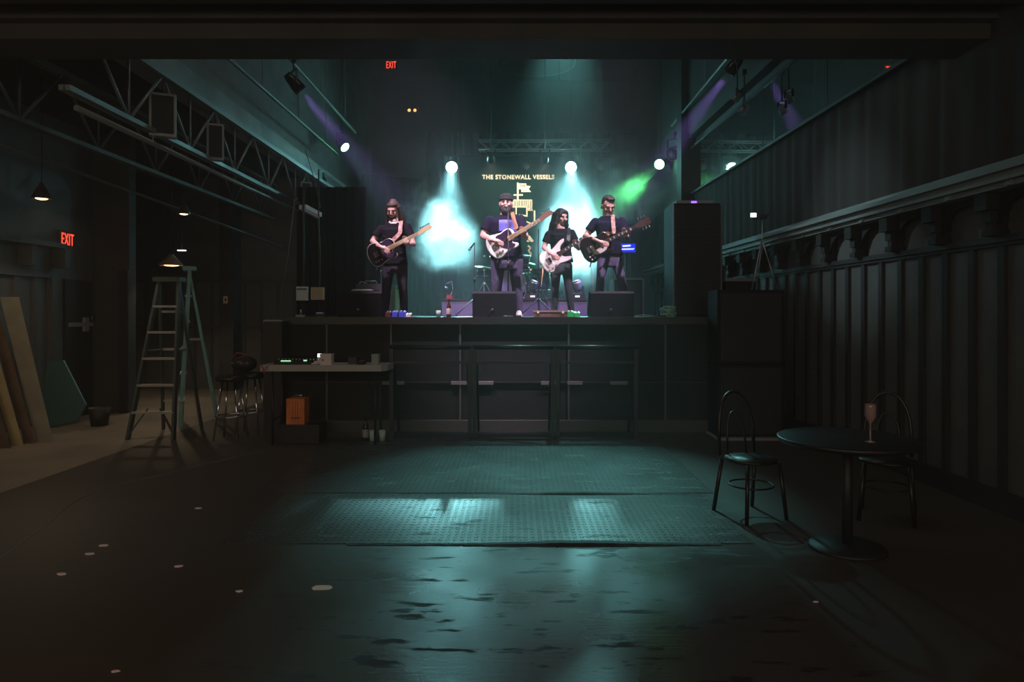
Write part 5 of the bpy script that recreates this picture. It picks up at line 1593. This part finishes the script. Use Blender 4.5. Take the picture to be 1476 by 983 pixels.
b = MB().ell(H(0, -.062, -.10), (.062, .048, .060), Hm).ell(H(-.055, -.035, -.06), (.028, .04, .045), Hm).ell(H(.055, -.035, -.06), (.028, .04, .045), Hm).ell(H(0, -.102, -.040), (.034, .012, .008), Hm)
fuse(b, 'beard', M_hair, t, .008, 2)
b = MB().ell(H(0, .014, .062), (.091, .104, .070), Hm).ell(H(0, .0, .050), (.093, .109, .022), Hm)
fuse(b, 'cap', M_hat, t, .009, 2)
fr = Vector((P_['neck'].x, P_['neck'].y, P_['neck'].z))
# print on the shirt front, bent round the chest
pm = MB(); vs = []; nx, nz = 10, 8
cz0, cz1 = at(0, 333, 9.8).z, at(0, 316.5, 9.8).z
for k in range(nz+1):
    for i in range(nx+1):
        u = -1+2*i/nx; x = P_['neck'].x+.03+u*.125
        q = Vector((x, P_['neck'].y-.5, cz0+(cz1-cz0)*k/nz))
        loc = q-ORG[so.name]
        hit, hp, nn, _ = so.ray_cast(loc, Vector((0, 1, 0)))
        vs.append((hp if hit else loc+Vector((0, .33, 0)))+ORG[so.name]+Vector((0, -.005, 0)))
pm.add(vs, [(k*(nx+1)+i, k*(nx+1)+i+1, (k+1)*(nx+1)+i+1, (k+1)*(nx+1)+i) for k in range(nz) for i in range(nx)], True)
pm.build('shirt_print', M_print, so, fix=False)
guitar('tele', 'electric_guitar', 'white electric guitar with dark pickguard played by the singer', 724.5, 350, 30.5, 9.60, 1.10, M_gwhite, M_neckdark, M_maple, M_neckdark, M_guard,
       strap=[(744, 328, 9.66), (741, 318, 9.70), (739, 309.5, 9.82), (738, 306.5, 9.95), (738, 318, 10.12), (725, 345, 10.16), (710, 352, 10.0)], strap_m=M_leather)

# ---- bassist
t, P_, H, Hm, so = person('long dark haired musician in a black shirt right of the singer', 10.9, dict(
    head=(809, 313), neck=(808, 329), shR=(791, 337), shL=(824, 335), elR=(784, 357, -.02), wrR=(792, 364, -.40), hdR=(798, 368, -.42),
    elL=(834, 358, -.06), wrL=(832, 356, -.30), hdL=(830, 354.5, -.33), hipR=(802, 382), hipL=(817, 382), knR=(800, 418, -.02), knL=(820, 418, -.02), footR=(799, 456.5), footL=(824, 456.5)),
    dict(pitch=R(14), yaw=R(30), hair_m=M_hair, shirt_m=M_shirt_b, leg_m=M_jean_g, fingR=(.75, -.25, -.5), palmR=(.1, 1, -.1), curlR=.5, fingL=(-.25, 0, .95), palmL=(0, -1, 0), curlL=.8, thumbL=-1,
         leg=.95, scale=1.12, hem=at(0, 378, 10.9).z))
b = MB().ell(H(0, .026, .044), (.092, .096, .086), Hm).ell(H(0, -.020, .080), (.078, .072, .040), Hm).ell(H(-.055, -.050, .045), (.03, .035, .055), Hm).ell(H(.058, -.045, .045), (.026, .035, .055), Hm)
for s_ in (-1, 1):
    for i in range(6):
        b.cap(H(s_*.080, -.035+.026*i, .045), H(s_*.094, -.035+.024*i, -.10), .022, .025, n=8)
        b.cap(H(s_*.098, -.04+.026*i, -.10), H(s_*(.104+.004*i), -.03+.024*i, -.22), .028, .014, n=8)
b.ell(H(0, .085, -.09), (.09, .045, .15), Hm)
fuse(b, 'hair', M_hair, t, .009, 2)
b = MB().ell(H(0, -.062, -.095), (.045, .036, .042), Hm).ell(H(0, -.098, -.042), (.028, .01, .007), Hm); fuse(b, 'beard', M_hair, t, .008, 1)
guitar('strat', 'electric_guitar', 'white double horned electric guitar with pale wood edge held by the dark haired musician', 799, 371, 33.5, 10.58, 1.12, M_gwhite, M_neckdark, M_rose, M_rose, None, M_naturaledge,
       strap=[(818, 348, 10.63), (820, 338, 10.70), (820, 331, 10.84), (819, 329.5, 10.95), (815, 345, 11.08), (800, 368, 11.08), (790, 374, 10.9)], strap_m=M_black)

# ---- right guitarist
t, P_, H, Hm, so = person('short haired guitarist at the right in a dark t-shirt looking down', 9.95, dict(
    head=(876.5, 297.5), neck=(876, 310.5), shR=(858, 319), shL=(896, 318), elR=(843.5, 340, -.02), wrR=(859, 346, -.42), hdR=(867, 350, -.44),
    elL=(903, 341, -.10), wrL=(902, 341, -.33), hdL=(900.5, 338.5, -.36), hipR=(870, 370), hipL=(887, 370), knR=(866, 400, -.10), knL=(895, 400, -.08), footR=(862, 456.5), footL=(905, 456.5)),
    dict(pitch=R(28), yaw=R(12), hair_m=M_hair, shirt_m=M_shirt_n, leg_m=M_jean_p, wide=1.04, sleeve=.66, fingR=(.85, -.2, -.2), palmR=(.1, 1, -.1), curlR=.4,
         fingL=(-.25, 0, .95), palmL=(0, -1, 0), curlL=.8, thumbL=-1, scale=1.17, leg=.97, hem=at(0, 368, 9.95).z))
b = MB().ell(H(0, .030, .058), (.082, .088, .080), Hm).ell(H(.008, -.030, .105), (.058, .048, .030), Hm)
for s_ in (-1, 1): b.ell(H(s_*.072, .03, .015), (.010, .030, .034), Hm)
fuse(b, 'hair', M_hair, t, .009, 2)
b = MB().ell(H(0, -.060, -.098), (.036, .03, .028), Hm).ell(H(0, -.098, -.042), (.026, .009, .006), Hm); fuse(b, 'beard', M_hair, t, .008, 1)
guitar('lp', 'electric_guitar', 'dark single cut electric guitar with pale pickguard held by the short haired guitarist', 860, 355.5, 26.5, 9.62, 1.13, M_gburst, M_rose, M_rose, M_rose, M_label, mat('dark_binding', (.10, .06, .05), .3),
       strap=[(884, 335, 9.66), (884, 325, 9.72), (883.5, 314.5, 9.83), (883, 310.5, 9.96), (880, 325, 10.12), (865, 350, 10.14), (850, 360, 10.02)], strap_m=M_strapw)

# ================================================================== HAZE AND SMOKE
def vol_mat(name, dens, col=(1, 1, 1), aniso=.2, noise=None, blob=False, sharp=(.42, .62)):
    m = bpy.data.materials.new(name); m.use_nodes = True; nt = m.node_tree
    nt.nodes.clear(); N = nt.nodes.new; L = nt.links.new
    out = N('ShaderNodeOutputMaterial'); v = N('ShaderNodeVolumeScatter')
    v.inputs['Color'].default_value = (*col, 1); v.inputs['Anisotropy'].default_value = aniso
    v.inputs['Density'].default_value = dens
    L(v.outputs[0], out.inputs['Volume'])
    if blob:
        tc = N('ShaderNodeTexCoord')
        n = N('ShaderNodeTexNoise'); n.inputs['Scale'].default_value = noise; n.inputs['Detail'].default_value = 4; n.inputs['Roughness'].default_value = .6
        L(tc.outputs['Object'], n.inputs['Vector'])
        r = N('ShaderNodeMapRange'); r.interpolation_type = 'SMOOTHSTEP'; r.inputs[1].default_value = sharp[0]; r.inputs[2].default_value = sharp[1]
        L(n.outputs['Fac'], r.inputs[0])
        # falloff from the middle of the puff
        ln = N('ShaderNodeVectorMath'); ln.operation = 'LENGTH'
        gm = N('ShaderNodeTexCoord'); sub = N('ShaderNodeVectorMath'); sub.operation = 'SUBTRACT'; sub.inputs[1].default_value = (.5, .5, .5)
        wn = N('ShaderNodeTexNoise'); wn.inputs['Scale'].default_value = 1.7; wn.inputs['Detail'].default_value = 3
        L(tc.outputs['Object'], wn.inputs['Vector'])
        wm = N('ShaderNodeVectorMath'); wm.operation = 'SCALE'; wm.inputs['Scale'].default_value = .55
        wo = N('ShaderNodeVectorMath'); wo.operation = 'SUBTRACT'; wo.inputs[1].default_value = (.5, .5, .5)
        L(wn.outputs['Color'], wo.inputs[0]); L(wo.outputs[0], wm.inputs[0])
        ad = N('ShaderNodeVectorMath'); ad.operation = 'ADD'; L(gm.outputs['Generated'], ad.inputs[0]); L(wm.outputs[0], ad.inputs[1])
        L(ad.outputs[0], sub.inputs[0]); L(sub.outputs[0], ln.inputs[0])
        fo = N('ShaderNodeMapRange'); fo.interpolation_type = 'SMOOTHSTEP'
        fo.inputs[1].default_value = .40; fo.inputs[2].default_value = .02; fo.inputs[3].default_value = 0; fo.inputs[4].default_value = 1
        L(ln.outputs['Value'], fo.inputs[0])
        fl = N('ShaderNodeMapRange'); fl.inputs[3].default_value = .25; L(r.outputs[0], fl.inputs[0])
        f2 = N('ShaderNodeMath'); f2.operation = 'POWER'; f2.inputs[1].default_value = 1.6; L(fo.outputs[0], f2.inputs[0])
        a = N('ShaderNodeMath'); a.operation = 'MULTIPLY'; L(fl.outputs[0], a.inputs[0]); L(f2.outputs[0], a.inputs[1])
        c = N('ShaderNodeMath'); c.operation = 'MULTIPLY'; c.inputs[1].default_value = dens; L(a.outputs[0], c.inputs[0])
        L(c.outputs[0], v.inputs['Density'])
    return m


m = MB().box((-3.95, 9.25, DZ+.01), (3.35, 18.3, CEIL-.3))
o = m.build('stage_haze', vol_mat('thin_haze', .0115, aniso=.3)); tag(o, 'thin haze hanging over the stage and lit by the lamps', 'haze', kind='stuff')


def puff(c, r, dens, noise, label, sharp=(.40, .62), aniso=.1):
    mb = MB().ell((0, 0, 0), 1.0, n=24, m=14)
    o = mb.build('smoke_cloud', vol_mat('smoke_'+label[:12].replace(' ', '_'), dens, noise=noise, blob=True, sharp=sharp, aniso=aniso), origin=(0, 0, 0))
    o.location = c; o.scale = r
    tag(o, label, 'smoke', kind='stuff')
puff(at(648, 344, 14.4), (1.25, 1.1, 1.15), 6.0, 3.6, 'bright cyan smoke cloud between the left guitarist and the singer', sharp=(.46, .62))
puff(at(618, 300, 14.8), (1.1, .9, 1.0), 1.6, 3.2, 'thin wisps of smoke at the upper left of the left cloud', sharp=(.44, .60))
puff(at(828, 318, 14.2), (1.4, 1.1, 2.1), 4.5, 2.8, 'bright cyan smoke cloud behind the two right musicians', sharp=(.32, .58))
puff(at(900, 278, 15.2), (1.7, 1.0, 1.3), 2.6, 2.8, 'green smoke drifting below the right green light', sharp=(.40, .62))
m = MB().box((-6.6, -3.8, .03), (3.6, 9.1, 3.8))
o = m.build('lift_haze', vol_mat('lift_haze', .0055)); tag(o, 'faint even haze added before the stage to lift the blacks', 'haze', kind='stuff')  # added volume that lifts the blacks with a uniform veil
